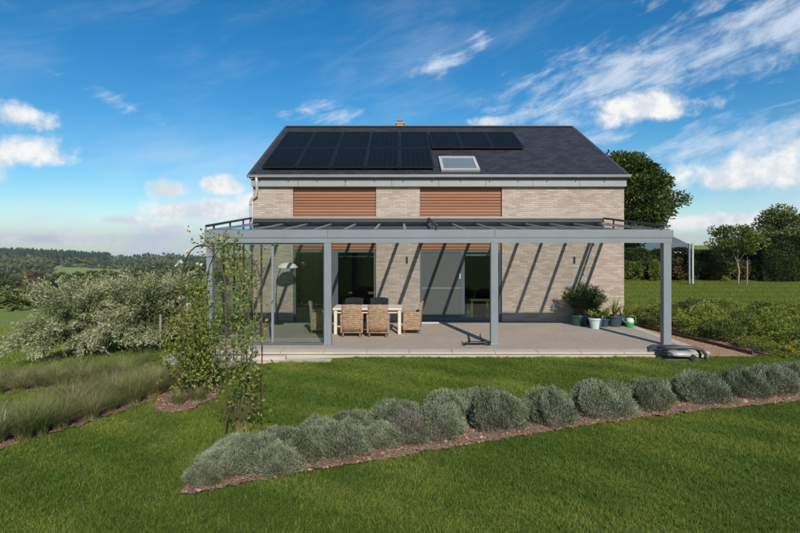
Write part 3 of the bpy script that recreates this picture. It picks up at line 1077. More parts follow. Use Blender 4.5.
MB().tube([(-4.72, gy, gzv - .06), (-4.72, gy, 4.62), (-4.72, gy + .05, 4.42), (-4.76, WY - .12, 4.2), (-4.93, WY - .09, 4.08), (-4.955, WY - .075, 3.96), (-4.955, WY - .075, 0.05)],
          .045, 12).build('downpipe', M['zinc'], house, smooth=True)
for zb in (3.9, 2.2, .7):
    MB().lathe([(.052, -.02), (.052, .02)], 14, (-4.955, WY - .075, zb)).build('pipe_clip', M['zinc_dark'], house)

# cedar slat panels above each door, each slat its own board
for (a, b) in OPEN:
    pn = MB().box(a + .004, b - .004, WY + .14, WY + .2, 2.40, 4.548).build('cedar_panel', M['dark_metal'], house)
    k = 0
    zz = 2.405
    sm = None
    while zz + .088 < 4.55:
        if sm is None:
            so = MB().box(a + .012, b - .012, WY + .085, WY + .138, zz, zz + .082).build('slat', M['cedar'], pn, bevel=.006, seg=1)
            sm = so; z_first = zz
        else:
            so = sm.copy(); col.objects.link(so); so.parent = pn
            so.location = (0, random.uniform(-.002, .002), zz - z_first)
        zz += .0975


def door_unit(a, b, mull, label):
    d = []
    fr = M['frame_grey']
    y0, y1 = WY + .10, WY + .17
    root = MB()
    root.box(a + .003, a + .075, y0, y1, .03, 2.395)
    root.box(b - .075, b - .003, y0, y1, .03, 2.395)
    root.box(a + .075, b - .075, y0, y1, 2.315, 2.395)
    root.box(a + .075, b - .075, y0, y1, .03, .13)
    return root.build('sliding_door', M['frame_grey'], house)


d1 = door_unit(*OPEN[0], None, '')
MB().box(-2.42, -2.08, WY + .105, WY + .18, .131, 2.314).build('mullion', M['frame_grey'], d1, bevel=.006)
MB().box(-3.49, -2.421, WY + .13, WY + .142, .131, 2.314).build('pane', M['window_glass'], d1)
MB().box(-2.079, -.876, WY + .13, WY + .142, .131, 2.314).build('pane', M['window_glass'], d1)
MB().box(-2.05, -.9, WY + .17, WY + .19, 2.16, 2.19).build('reflection_bar', M['grey_metal'], d1)  # bluish grey bar standing in for a reflection across the pane
d2 = door_unit(*OPEN[1], None, '')
MB().box(2.04, 2.17, WY + .105, WY + .18, .131, 2.314).build('mullion', M['frame_grey'], d2, bevel=.006)
MB().box(2.171, 3.324, WY + .13, WY + .142, .131, 2.314).build('pane', M['window_glass'], d2)
sc_ = MB().box(.743, 2.039, WY + .118, WY + .126, .131, 2.314).build('insect_screen', M['screen_fabric'], d2)
MB().box(.743, 2.039, WY + .104, WY + .117, 1.10, 1.135).build('screen_rail', M['grey_metal'], sc_)
MB().box(1.985, 2.038, WY + .092, WY + .117, 1.42, 1.6).build('handle', M['zinc'], sc_, bevel=.006)
MB().box(2.2, 3.2, WY + .20, WY + .25, 2.20, 2.27).build('sky_reflection_strip', M['white_paint'], d2)  # white strip standing in for sky mirrored at the top of the pane
for (a, b) in OPEN:
    MB().box(a + .002, b - .002, WY - .03, WY + .36, -.1, .028).build('threshold', M['frame_grey'], house, bevel=.006)
MB().box(.2, .26, WY - .035, WY - .003, 1.95, 2.18).build('wall_lamp', M['black_plastic'], house, bevel=.01)
MB().box(5.78, 5.84, WY - .035, WY - .003, 1.95, 2.18).build('wall_lamp', M['black_plastic'], house, bevel=.01)
mat_ = MB().box(.62, 1.28, WY - .36, WY - .04, .006, .028).build('door_mat', M['white_paint'], None, bevel=.006)
tag(mat_, 'pale mat on the terrace under the grey screen door', 'mat')

# skylight
def on_roof(x, y, up=0.0):
    return Vector((x, y, ROOF_Z0 + sl * (y - ROOF_Y0))) + nx_ * up


def roof_slab(mb, x0, x1, y0, y1, u0, u1):
    lo = [on_roof(x0, y0, u0), on_roof(x1, y0, u0), on_roof(x1, y1, u0), on_roof(x0, y1, u0)]
    hi = [on_roof(x0, y0, u1), on_roof(x1, y0, u1), on_roof(x1, y1, u1), on_roof(x0, y1, u1)]
    return mb.hexa(lo, hi)


sk = roof_slab(MB(), 1.38, 2.68, 17.86, 19.2, .0, .05).build('skylight', M['zinc_dark'], roof)
mb = MB()
for q in ((1.38, 1.48, 17.86, 19.2), (2.58, 2.68, 17.86, 19.2), (1.481, 2.579, 17.86, 17.98), (1.481, 2.579, 19.06, 19.2)):
    roof_slab(mb, *q, .051, .09)
mb.build('skylight_frame', M['zinc'], sk)
m_, tt, bb = mat('skylight_glass')
bb.inputs['Base Color'].default_value = (.16, .19, .20, 1); bb.inputs['Roughness'].default_value = .12
bb.inputs['Specular IOR Level'].default_value = .6
roof_slab(MB(), 1.482, 2.578, 17.981, 19.059, .052, .07).build('skylight_pane', m_, sk)

# solar panels: things fixed on the roof
PW = 1.166
tilt = math.atan(sl)


def solar(c0, label, depth):
    """local x along the eaves, local y up the slope"""
    L = depth / math.cos(tilt)
    o = bpy.data.objects.new('solar_panel', None)
    link(o)
    o.location = on_roof(c0[0], c0[1], .05)
    o.rotation_euler = (tilt, 0, 0)
    o.empty_display_size = .2
    tag(o, label, 'solar panel', 'black solar panels on the slate roof')
    w, l = PW - .02, L - .03
    fr = MB()
    for q in ((0, .035, 0, l), (w - .035, w, 0, l), (.035, w - .035, 0, .035), (.035, w - .035, l - .035, l)):
        fr.box(q[0], q[1], q[2], q[3], 0.03, .075)
    fr.build('frame', M['panel_frame'], o, world=False)
    MB().box(.035, w - .035, .035, l - .035, .04, .068).build('cells', M['solar_cells'], o, world=False)
    for f_ in (.25, .75):
        MB().box(.02, w - .02, l * f_, l * f_ + .04, -.03, .029).build('mounting_rail', M['zinc_dark'], o, world=False)


orde = ['first', 'second', 'third', 'fourth', 'fifth']
for i in range(5):
    solar((-4.66 + i * PW, 18.0), f'black solar panel, {orde[i]} from the downpipe end in the row nearest the gutter', 2.04)
for i in range(5):
    solar((-4.66 + i * PW, 20.10), f'black solar panel, {orde[i]} from the downpipe end in the row nearest the ridge', 2.06)
for i in range(3):
    solar((-4.66 + (5 + i) * PW + .03, 20.10), ['black solar panel just above the skylight, next to the large block', 'black solar panel, middle one of the three reaching past the skylight', 'black solar panel at the far right end of the upper row'][i], 2.06)
# ------------------------------------------------------------------ glass roofed veranda
VX0, VX1 = -5.0, 7.0
VY = 13.78                                  # centre line of the front beam
ver = thing('veranda', 'grey aluminium veranda with a glass roof along the house front', 'veranda', (1, VY, 0))
gm = M['grey_metal']
for xa, xb in ((VX0, -1.8625), (-1.8575, 2.4275), (2.4325, VX1)):
    MB().box(xa, xb, VY - .11, VY + .11, 2.765, 2.965).build('front_beam', gm, ver, bevel=.006)
for xa in (VX0 - .012, VX1):
    MB().box(xa, xa + .012, VY - .106, VY + .106, 2.64, 2.96).build('beam_end_cap', M['frame_grey'], ver)
MB().box(VX0 + .004, VX1 - .004, VY - .097, VY + .10, 2.63, 2.757).build('beam_skirt', gm, ver, bevel=.006)
MB().box(VX0 + .02, VX1 - .02, VY - .09, VY + .09, 2.756, 2.767).build('beam_joint', M['dark_metal'], ver)
MB().box(VX0 + .1, VX1 - .1, VY - .10, VY - .03, 2.966, 2.985).build('gutter_lip', M['frame_grey'], ver)
WZ, FZ = 3.26, 2.95                          # glass height at the wall and at the beam
SLP = (WZ - FZ) / (WY - VY)


def rz_(y, up=0.0):
    return FZ + SLP * (y - VY) + up


# posts
for x, w in ((-4.9, .15), (-1.86, .19), (2.43, .19), (6.87, .2)):
    p = MB().box(x - w / 2, x + w / 2, VY - .09, VY + .10, .006, 2.63).build('post', gm, ver, bevel=.008)
    MB().box(x - w / 2 - .012, x + w / 2 + .012, VY - .102, VY + .112, .006, .045).build('post_foot', gm, p, bevel=.004)
# rafters
xs = [-4.95] + [-4.67 + .8 * k for k in range(15)] + [6.94]
for x in xs:
    MB().bar((x, VY + .1, rz_(VY + .1, -.035)), (x, WY - .003, rz_(WY, -.035)), .075, .12).build('rafter', gm, ver, bevel=.004, seg=1)
for a, b in zip(xs[:-1], xs[1:]):
    mb = MB()
    g0 = [(a + .03, VY + .105), (b - .03, VY + .105), (b - .03, WY - .01), (a + .03, WY - .01)]
    mb.hexa([(x, y, rz_(y, .0)) for x, y in g0], [(x, y, rz_(y, .012)) for x, y in g0])
    mb.build('roof_pane', M['roof_glass'], ver)
MB().box(VX0 + .05, VX1 - .05, WY - .08, WY - .003, WZ - .10, WZ + .045).build('wall_plate', M['frame_grey'], ver)
# sun blind housing along the wall and its three guide rails over the glass
MB().box(-4.86, 6.72, WY - .22, WY - .004, 3.42, 3.50).build('awning_cassette', M['zinc_dark'], ver, bevel=.025)
MB().box(-4.85, 6.71, WY - .20, WY - .004, 3.31, 3.418).build('awning_fabric_roll', M['dark_metal'], ver)
MB().box(-4.84, 6.70, WY - .30, WY - .245, 3.31, 3.36).build('awning_drop_bar', M['dark_metal'], ver, bevel=.01)
for x in (-4.93, .95, 6.72):
    r = MB().bar((x, VY - .22, 3.06), (x, WY - .1, 3.455), .055, .06).build('guide_rail', M['dark_metal'], ver, bevel=.006)
    for y in (VY + .35, VY + 1.7, VY + 3.0):
        zt = 3.06 + (y - VY + .22) * (3.455 - 3.06) / (WY - .1 - VY + .22) - .031
        MB().box(x - .02, x + .02, y - .025, y + .025, rz_(y, .028), zt).build('rail_bracket', M['dark_metal'], r)

# glazed corner: sliding glass on the front and the left side
def glazing(pts, name):
    (x0, y0), (x1, y1) = pts
    mb = MB()
    mb.bar((x0, y0, 1.32), (x1, y1, 1.32), .012, 2.52)
    return mb.build(name, M['clear_glass'], ver)


MB().box(-4.82, -1.96, VY - .06, VY + .07, .006, .055).build('glass_track', M['frame_grey'], ver, bevel=.004)
MB().box(-4.82, -1.96, VY - .06, VY + .07, 2.585, 2.629).build('glass_track', M['frame_grey'], ver, bevel=.004)
fx = [-4.81, -4.13, -3.58, -3.29, -1.97]
for i, (a, b) in enumerate(zip(fx[:-1], fx[1:])):
    pn = glazing(((a + .02, VY - .03 + .02 * i), (b - .02, VY - .03 + .02 * i)), 'sliding_pane')
    w = .03 if i == 2 else .018
    MB().box(b - w, b + w, VY - .055 + .02 * i, VY + .0 + .02 * i, .056, 2.584).build('pane_stile', gm if i == 2 else M['dark_metal'], pn, bevel=.003)
MB().box(-4.96, -4.85, VY + .105, WY - .1, .006, .055).build('glass_track', M['frame_grey'], ver, bevel=.004)
MB().box(-4.96, -4.85, VY + .105, WY - .1, 2.585, 2.64).build('glass_track', M['frame_grey'], ver, bevel=.004)
sy = [VY + .11, VY + 1.05, VY + 2.0, VY + 2.95, WY - .1]
for a, b in zip(sy[:-1], sy[1:]):
    pn = glazing(((-4.905, a + .015), (-4.905, b - .015)), 'side_pane')
    MB().box(-4.93, -4.88, b - .016, b + .016, .056, 2.584).build('pane_stile', M['dark_metal'], pn, bevel=.003)

# ------------------------------------------------------------------ dining set
tb = thing('dining_table', 'pale wooden dining table with slab legs on the terrace', 'table', (-.94, 15.75, 0.004))
MB().box(-1.93, .05, 15.3, 16.2, .70, .76).build('table_top', M['cream'], tb, bevel=.008)
for sx in (-1.9, -.06):
    for y in (15.33, 16.08):
        MB().box(sx, sx + .09, y, y + .09, .004, .70).build('leg', M['cream'], tb, bevel=.006)
MB().box(-1.81, -.06, 15.4, 15.43, .60, .699).build('apron', M['cream'], tb, bevel=.004)
MB().box(-1.81, -.06, 16.07, 16.10, .60, .699).build('apron', M['cream'], tb, bevel=.004)


def make_chair():
    """woven armchair, front towards +y"""
    o = thing('rattan_chair', 'x', 'chair', group='rattan armchairs around the dining table')
    R = M['rattan']
    # curved high back
    n, k = 9, 5
    V, Fq = [], []
    for side in (0, 1):
        for j in range(k + 1):
            z = .17 + (.92 - .17) * j / k
            for i in range(n + 1):
                u = -1 + 2 * i / n
                w = .26 + .025 * (j / k)
                y = -.27 - .07 * (j / k) ** 1.3 + .05 * u * u + (.055 if side else 0)
                zz = z - (.025 * u * u if j == k else 0)
                V.append((u * w, y, zz))
    Wd = n + 1
    half = (k + 1) * Wd
    for j in range(k):
        for i in range(n):
            a = j * Wd + i
            Fq.append((a, a + 1, a + Wd + 1, a + Wd)); b = a + half
            Fq.append((b, b + Wd, b + Wd + 1, b + 1))
    for i in range(n):
        a = k * Wd + i; Fq.append((a, a + 1, a + 1 + half, a + half))
        a = i; Fq.append((a, a + half, a + 1 + half, a + 1))
    for j in range(k):
        a = j * Wd; Fq.append((a, a + Wd, a + Wd + half, a + half))
        a = j * Wd + n; Fq.append((a, a + half, a + Wd + half, a + Wd))
    MB().add(V, Fq).build('backrest', R, o, smooth=True, world=False)
    MB().box(-.245, .245, -.21, .27, .10, .40).build('seat', R, o, bevel=.03, seg=3, world=False)
    cu = MB().box(-.23, .23, -.2, .26, .401, .455).build('cushion', M['cushion'], o, bevel=.02, seg=3, world=False)
    for s in (-1, 1):
        MB().hexa([(s * .285 - .03, -.25, .11), (s * .285 + .03, -.25, .11), (s * .285 + .03, .27, .11), (s * .285 - .03, .27, .11)],
                  [(s * .29 - .035, -.27, .64), (s * .29 + .035, -.27, .64), (s * .29 + .035, .25, .60), (s * .29 - .035, .25, .60)]).build('arm', R, o, bevel=.025, seg=3, world=False)
        for y in (-.22, .22):
            MB().box(s * .235 - .022, s * .235 + .022, y - .022, y + .022, 0, .12).build('leg', M['cane'], o, world=False)
    return o


ch0 = make_chair()
spots = [(-1.36, 15.12, .03, 'rattan armchair with its back to the lawn, nearer the grey post at the glass panes'),
         (-.61, 15.10, -.03, 'rattan armchair with its back to the lawn, nearer the slanted end chair'),
         (.36, 15.72, PI / 2 - .06, 'rattan armchair at the table end facing the glass panes'),
         (-2.36, 15.7, -PI / 2 + .1, 'rattan armchair seen through the glass pane at the table end'),
         (-1.42, 16.42, PI + .04, 'rattan armchair behind the table in front of the dark window, nearer the glass panes'),
         (-.66, 16.45, PI - .05, 'rattan armchair behind the table, nearer the brick wall')]
for i, (x, y, a, lab) in enumerate(spots):
    o = ch0 if i == 0 else copy_tree(ch0)
    o.location = (x, y, .004); o.rotation_euler = (0, 0, a); o['label'] = lab

# things glimpsed indoors
st = thing('wooden_stool', 'light wooden stool indoors behind the glass door pane', 'stool', (2.75, 18.75, .012))
MB().box(2.42, 3.12, 18.5, 18.85, .62, .66).build('seat', M['oak'], st, bevel=.008)
for x in (2.48, 3.02):
    for y in (18.53, 18.78):
        MB().box(x, x + .05, y, y + .05, .012, .62).build('leg', M['oak'], st)
va = MB().lathe([(.05, 0), (.12, .05), (.14, .16), (.1, .28), (.05, .36), (.06, .42), (.05, .42), (.04, .36)], 20, (2.33, 18.42, .012)).build('glass_vase', M['vase_green'], None, smooth=True)
tag(va, 'green glass vase on the floor behind the glass door', 'vase')
lp = thing('reflection_dome', 'white dome on a thin bowed stand, modelled for a reflection in the glass corner', 'reflection', (-3.9, 17.2, .004))  # solid stand-in for a white shape thought to be a reflection in the glass
MB().lathe([(.18, 0), (.18, .03), (.03, .05)], 20, (-3.95, 17.3, .004)).build('base', M['dark_metal'], lp, smooth=False)
MB().tube([(-3.95, 17.3, .03), (-4.02, 17.3, .8), (-3.98, 17.28, 1.5), (-3.85, 17.25, 1.86), (-3.7, 17.2, 1.96)], .012, 8).build('stand', M['dark_metal'], lp, smooth=True)
MB().lathe([(.0, .15), (.12, .14), (.24, .09), (.32, .0), (.335, -.03), (.32, -.03), (.23, .07), (.0, .13)], 28, (-3.62, 17.15, 1.86)).build('dome_shell', M['white_paint'], lp, smooth=True)

# ------------------------------------------------------------------ black iron figure lying by the middle post
sc0 = thing('iron_sculpture', 'small black iron creature lying on the terrace edge beside the middle post', 'sculpture', (2.0, 13.75, .004))
mb = MB()
mb.tube([(1.58, 13.72, .10), (1.60, 13.72, .06), (1.65, 13.73, .05), (1.75, 13.74, .055), (1.9, 13.75, .06), (2.05, 13.76, .055), (2.15, 13.77, .05), (2.24, 13.76, .09), (2.30, 13.75, .10), (2.33, 13.74, .06)],
        [.010, .02, .028, .035, .045, .042, .035, .022, .018, .014], 8)
mb.build('body', M['black_iron'], sc0, smooth=True)
MB().tube([(1.76, 13.74, .05), (1.79, 13.74, .12), (1.77, 13.74, .20), (1.74, 13.74, .26)], [.035, .032, .03, .02], 8).build('head', M['black_iron'], sc0, smooth=True)
MB().tube([(2.13, 13.77, .05), (2.11, 13.77, .15), (2.07, 13.77, .22), (2.08, 13.77, .29)], [.026, .02, .014, .016], 8).build('raised_leg', M['black_iron'], sc0, smooth=True)
MB().tube([(1.70, 13.72, .05), (1.66, 13.64, .03), (1.60, 13.62, .02)], [.02, .016, .012], 8).build('foreleg', M['black_iron'], sc0, smooth=True)
MB().tube([(2.12, 13.76, .05), (2.2, 13.66, .03), (2.28, 13.64, .02)], [.02, .016, .012], 8).build('hind_leg', M['black_iron'], sc0, smooth=True)

# ------------------------------------------------------------------ robot mower in its station at the right post
gzr = float(gz(6.7, 12.7))
stn = thing('charging_station', 'charcoal mower charging station standing at the foot of the end post', 'charging station', (6.7, 12.75, gzr))
MB().prism_z([(6.18, 12.42), (7.05, 12.42), (7.1, 12.8), (6.15, 12.8)], gzr + .004, gzr + .05).build('ground_plate', M['charcoal_plastic'], stn, bevel=.01)
MB().hexa([(5.95, 12.82, .012), (7.02, 12.82, .012), (7.0, 13.5, .012), (6.25, 13.5, .012)], [(6.02, 12.86, .05), (6.98, 12.86, .05), (6.9, 13.45, .075), (6.35, 13.45, .075)]).build('rear_cover', M['charcoal_plastic'], stn, bevel=.012)
arc = [(7.16, 12.50, gzr + .02), (7.17, 12.5, gzr + .15), (7.08, 12.5, gzr + .25), (6.9, 12.5, gzr + .30), (6.62, 12.52, gzr + .315), (6.4, 12.55, gzr + .30), (6.2, 12.62, gzr + .26)]
MB().tube(arc, [.035, .04, .045, .045, .04, .035, .03], 10).build('hoop', M['charcoal_plastic'], stn, smooth=True)
MB().tube([(p[0] - .06, p[1] + .13, p[2] - .005) for p in arc], .03, 10).build('hoop', M['black_plastic'], stn, smooth=True)
mo = thing('robot_mower', 'silver robot mower with dark bumper parked in the charging station', 'mower', (6.62, 12.56, gzr + .05))
mo.scale = (.86, .9, .86)
bm = bmesh.new()
bmesh.ops.create_uvsphere(bm, u_segments=28, v_segments=14, radius=1)
for v in bm.verts:
    p = v.co
    sx = math.copysign(abs(p.x) ** .7, p.x); syy = math.copysign(abs(p.y) ** .7, p.y); sz = math.copysign(abs(p.z) ** .75, p.z)
    v.co = Vector((sx * .36, syy * .22, .12 + sz * (.10 if sz > 0 else .07) - .03 * max(0, sx)))
me = bpy.data.meshes.new('body_shell'); bm.to_mesh(me); bm.free()
me.polygons.foreach_set('use_smooth', [True] * len(me.polygons))
mobj('body_shell', me, M['silver_plastic'], mo)
MB().box(-.47, -.29, -.17, .17, .05, .17).build('bumper', M['black_plastic'], mo, bevel=.05, seg=4, world=False)
MB().box(-.12, .1, -.08, .1, .20, .222).build('control_hatch', M['charcoal_plastic'], mo, bevel=.012, world=False)
for s in (-1, 1):
    MB().lathe([(.0, -.03), (.07, -.03), (.078, -.015), (.078, .015), (.07, .03), (0, .03)], 20).build('wheel', M['black_plastic'], mo, world=False)
    w = mo.children[-1] if False else [c for c in mo.children if c.name.startswith('wheel')][-1]
    w.rotation_euler = (PI / 2, 0, 0); w.location = (.2, s * .19, .07)

# ------------------------------------------------------------------ leaf makers
def rot_basis(dirs, r):
    d = dirs / (np.linalg.norm(dirs, axis=1, keepdims=True) + 1e-9)
    t = r.normal(size=d.shape)
    s = np.cross(d, t); s /= (np.linalg.norm(s, axis=1, keepdims=True) + 1e-9)
    return d, s, np.cross(s, d)


def leaves(C, D, L, W, r, fold=.18, rnd=None):
    """pointed leaves (two folded triangles) at C along D"""
    n = len(C)
    d, s, u = rot_basis(D, r)
    L = np.broadcast_to(L, (n,))[:, None] * r.uniform(.7, 1.25, (n, 1)); W = np.broadcast_to(W, (n,))[:, None] * r.uniform(.75, 1.2, (n, 1))
    a = C; b = C + d * L * .45 + s * W * .5 + u * W * fold; c = C + d * L; e = C + d * L * .45 - s * W * .5 + u * W * fold
    V = np.stack([a, b, c, e], 1).reshape(-1, 3)
    i = np.arange(n) * 4
    Fq = np.concatenate([np.stack([i, i + 1, i + 2], 1), np.stack([i, i + 2, i + 3], 1)])
    rr = r.random(n) if rnd is None else rnd
    return V, Fq, np.repeat(rr, 4)


def leaf_mesh(name, parts):
    Vs, Fs, Rs = [], [], []
    b = 0
    for V, Fq, R in parts:
        Vs.append(V); Fs.append(Fq + b); Rs.append(R); b += len(V)
    return mesh_np(name, np.concatenate(Vs), [np.concatenate(Fs)], {'rnd': np.clip(np.concatenate(Rs), 0, 1)})


def unit(r, n):
    v = r.normal(size=(n, 3))
    return v / np.linalg.norm(v, axis=1, keepdims=True)


def crown(r, centre, radii, n_clump, n_leaf, L, W, clump=.28, shell=.55, droop=0.0, flat_bottom=-1.0):
    """leaf clumps through the volume of an uneven ellipsoid; returns leaf part and clump centres"""
    centre = np.array(centre); radii = np.array(radii)
    u = unit(r, n_clump)
    u[:, 2] = np.where(u[:, 2] < flat_bottom, u[:, 2] * .3, u[:, 2])
    rad = shell + (1 - shell) * r.random(n_clump) ** .6
    rad *= 1 + .12 * np.sin(3 * u[:, 0] + 5 * u[:, 2]) + r.normal(0, .06, n_clump)
    rad = np.minimum(rad, 1.06)
    cc = centre + u * rad[:, None] * radii
    tone = r.normal(0, .16, n_clump)
    k = r.integers(0, n_clump, n_leaf)
    size = clump * radii.mean() * r.uniform(.6, 1.3, n_clump)
    off = unit(r, n_leaf) * (r.random(n_leaf) ** .45)[:, None] * size[k][:, None] * np.array([1.15, 1.15, .75])
    C = cc[k] + off
    D = off / (size[k][:, None]) + .5 * u[k] + r.normal(0, .45, (n_leaf, 3)) - np.array([0, 0, droop])
    rnd = np.clip(.5 + tone[k] + r.normal(0, .2, n_leaf), 0, 1)
    return leaves(C, D, L, W, r, rnd=rnd), cc


def limbs(mb, r, base, top, r0, cc, n_limb):
    """trunk with bends and limbs out to clump centres"""
    base = Vector(base); top = Vector(top)
    pts = []
    for i in range(7):
        t = i / 6
        p = base.lerp(top, t) + Vector((r.normal(0, .02), r.normal(0, .02), 0)) * (top - base).length * (0 if i == 0 else 1)
        pts.append(p)
    mb.tube(pts, [r0 * (1.25 if i == 0 else 1 - .62 * i / 6) for i in range(7)], 9)
    for i in range(n_limb):
        c = Vector(cc[int(r.integers(0, len(cc)))])
        s = pts[int(r.integers(3, 6))]
        mid = s.lerp(c, .5) + Vector((0, 0, .08 * (c - s).length))
        mb.tube([s, s.lerp(mid, .5), mid, c], [r0 * .42, r0 * .33, r0 * .22, r0 * .07], 5, cap=False)
    return mb


def tree(name, label, loc, h_trunk, centre, radii, n_clump, n_leaf, L, W, leaf, bark='bark', r0=.14, seed=1, group=None, cat='tree', clump=.28, shell=.5, n_limb=14):
    r = np.random.default_rng(seed)
    o = thing(name, label, cat, loc, group=group)
    part, cc = crown(r, centre, radii, n_clump, n_leaf, L, W, clump, shell)
    mobj('crown', leaf_mesh('crown', [part]), M[leaf], o)
    mb = limbs(MB(), r, (0, 0, -.15), (centre[0] * .6, centre[1] * .6, centre[2]), r0, cc, n_limb)
    mb.build('trunk', M[bark], o, smooth=True, world=False)
    return o
# ------------------------------------------------------------------ potted plants at the wall
def pot_mesh(rt, rb, h, rim=.02):
    return [(rb, 0), (rt * .97, h * .82), (rt, h * .82), (rt + rim, h * .84), (rt + rim, h), (rt - .008, h), (rt - .03, h * .86), (0, h * .86)]


def potted(name, label, loc, rt, rb, h, mt, grow):
    o = thing(name, label, 'potted plant', loc)
    MB().lathe(pot_mesh(rt, rb, h), 28).build('pot', mt, o, world=False, bevel=.003)
    MB().lathe([(0, h * .87), (rt - .035, h * .865)], 20).build('compost', M['soil'], o, world=False)
    grow(o, h * .86)
    return o


def oleander(seed, ns, ht, sp, leafm, L, W, per):
    def f(o, z0):
        r = np.random.default_rng(seed)
        mb = MB(); C, D = [], []
        for i in range(ns):
            a = r.uniform(0, 2 * PI); rr = sp * math.sqrt(r.random()); hh = ht * r.uniform(.62, 1.05) * (1 - .25 * (rr / sp) ** 2)
            p0 = Vector((.08 * math.cos(a), .08 * math.sin(a), z0)); p2 = Vector((rr * math.cos(a), rr * math.sin(a), z0 + hh))
            p1 = p0.lerp(p2, .5) + Vector((-.1 * rr * math.cos(a), -.1 * rr * math.sin(a), .1 * hh))
            mb.tube([p0, p1, p2], [.010, .008, .004], 5)
            for j in range(per):
                t = r.uniform(.3, 1.02)
                q = p0.lerp(p1, min(1, t * 2)) if t < .5 else p1.lerp(p2, t * 2 - 1)
                C.append(q); an = r.uniform(0, 2 * PI); D.append((math.cos(an) + .4 * math.cos(a), math.sin(an) + .4 * math.sin(a), r.uniform(.1, 1.1)))
        mb.build('stems', M['stem_green'], o, smooth=True, world=False)
        mobj('leaves', leaf_mesh('leaves', [leaves(np.array(C), np.array(D, float), L, W, r)]), M[leafm], o)
    return f


def straps(seed, n, L, leafm, w=.02):
    def f(o, z0):
        r = np.random.default_rng(seed)
        V, Fq, R = [], [], []
        for i in range(n):
            a = r.uniform(0, 2 * PI); l = L * r.uniform(.6, 1.1); lean = r.uniform(.25, 1.0); rv = r.random()
            sa = a + PI / 2; b = len(V)
            for s in range(6):
                t = s / 5
                d = .03 + l * lean * .75 * t ** 1.5; z = z0 + l * (t - .6 * lean * t * t)
                ww = w * (1 - .8 * t ** 2)
                cx, cy = d * math.cos(a), d * math.sin(a)
                V += [(cx - ww * math.cos(sa), cy - ww * math.sin(sa), z), (cx + ww * math.cos(sa), cy + ww * math.sin(sa), z)]; R += [rv, rv]
            for s in range(5):
                Fq.append((b + 2 * s, b + 2 * s + 1, b + 2 * s + 3, b + 2 * s + 2))
        mobj('leaves', mesh_np('leaves', V, [np.array(Fq)], {'rnd': R}), M[leafm], o)
    return f


potted('potted_oleander', 'tall bushy oleander in a dark green pot against the brick wall', (5.72, 17.08, .002), .27, .21, .34, M['pot_green'], oleander(3, 46, 1.0, .55, 'oleander_leaf', .15, .028, 44))
potted('potted_oleander', 'second dark bush in a blue grey pot behind the white pot', (6.2, 17.2, .002), .22, .17, .34, M['pot_blue'], oleander(4, 40, .92, .5, 'oleander_leaf', .14, .028, 40))
potted('potted_herb', 'low green plant in a white pot in front of the oleander', (6.02, 16.42, .002), .205, .14, .33, M['pot_white'], oleander(5, 30, .28, .26, 'shrub_leaf', .07, .035, 22))
potted('potted_lily', 'arching strap leaved plant in a dark blue pot near the wall corner', (6.78, 16.85, .002), .24, .18, .35, M['pot_blue'], straps(6, 46, .78, 'strap_leaf', .017))
potted('potted_shrub', 'small leafy plant in a dark pot between the white and the blue pot', (6.42, 16.78, .002), .15, .11, .25, M['pot_blue'], oleander(8, 16, .4, .2, 'shrub_leaf', .08, .03, 22))
potted('potted_lily', 'pale striped strap leaved plant at the very corner of the house', (7.15, 17.15, .002), .16, .12, .22, M['pot_green'], straps(9, 26, .6, 'strap_leaf', .014))
wc = thing('watering_can', 'bright green and white watering can beside the potted plants', 'watering can', (7.2, 16.7, .002))
MB().lathe([(.11, 0), (.125, .02), (.125, .12), (.12, .13)], 22).build('base', M['can_green'], wc, smooth=False, world=False)
MB().lathe([(.118, .131), (.12, .2), (.1, .27), (.05, .285), (0, .285)], 22).build('tank', M['can_clear'], wc, smooth=True, world=False)
MB().tube([(-.1, 0, .10), (-.2, 0, .2), (-.28, 0, .3)], [.025, .018, .014], 10).build('spout', M['can_green'], wc, smooth=True, world=False)
MB().tube([(.1, 0, .1), (.19, 0, .2), (.17, 0, .33), (.05, 0, .36), (-.03, 0, .285)], .014, 10).build('handle', M['can_green'], wc, smooth=True, world=False)

# ------------------------------------------------------------------ lavender
def lavender_mesh(seed, spent=.0):
    r = np.random.default_rng(seed)
    n = 11000
    th = r.uniform(0, 2 * PI, n); cz = r.random(n) ** .8
    u = np.stack([np.cos(th) * np.sqrt(1 - cz ** 2), np.sin(th) * np.sqrt(1 - cz ** 2), cz], 1)
    lob = 1 + .10 * np.sin(3 * th + seed) + .08 * np.sin(5 * th + 2 * cz * 3 + seed * 2) + .07 * np.sin(9 * th + cz * 9) + r.normal(0, .02, n)
    depth = np.where(r.random(n) < .72, r.uniform(.84, 1.04, n), r.uniform(.45, .88, n))
    R = np.array([.41, .41, .31])
    C = u * (lob * depth)[:, None] * R + np.array([0, 0, .03])
    D = u * .8 + np.array([0, 0, .7]) + r.normal(0, .24, (n, 3))
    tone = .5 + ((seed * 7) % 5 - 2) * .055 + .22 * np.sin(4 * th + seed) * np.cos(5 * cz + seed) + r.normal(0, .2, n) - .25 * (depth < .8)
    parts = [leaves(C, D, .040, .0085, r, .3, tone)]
    m2 = 3500                                     # fine side needles give the tips their bristle
    k = r.integers(0, n, m2)
    parts.append(leaves(C[k] + D[k] * .02, D[k] + r.normal(0, .7, (m2, 3)), .032, .007, r, .3, np.clip(tone[k] + .1, 0, 1)))
    return leaf_mesh('foliage', parts)


LAV = [lavender_mesh(s) for s in (11, 12, 13, 14, 15)]


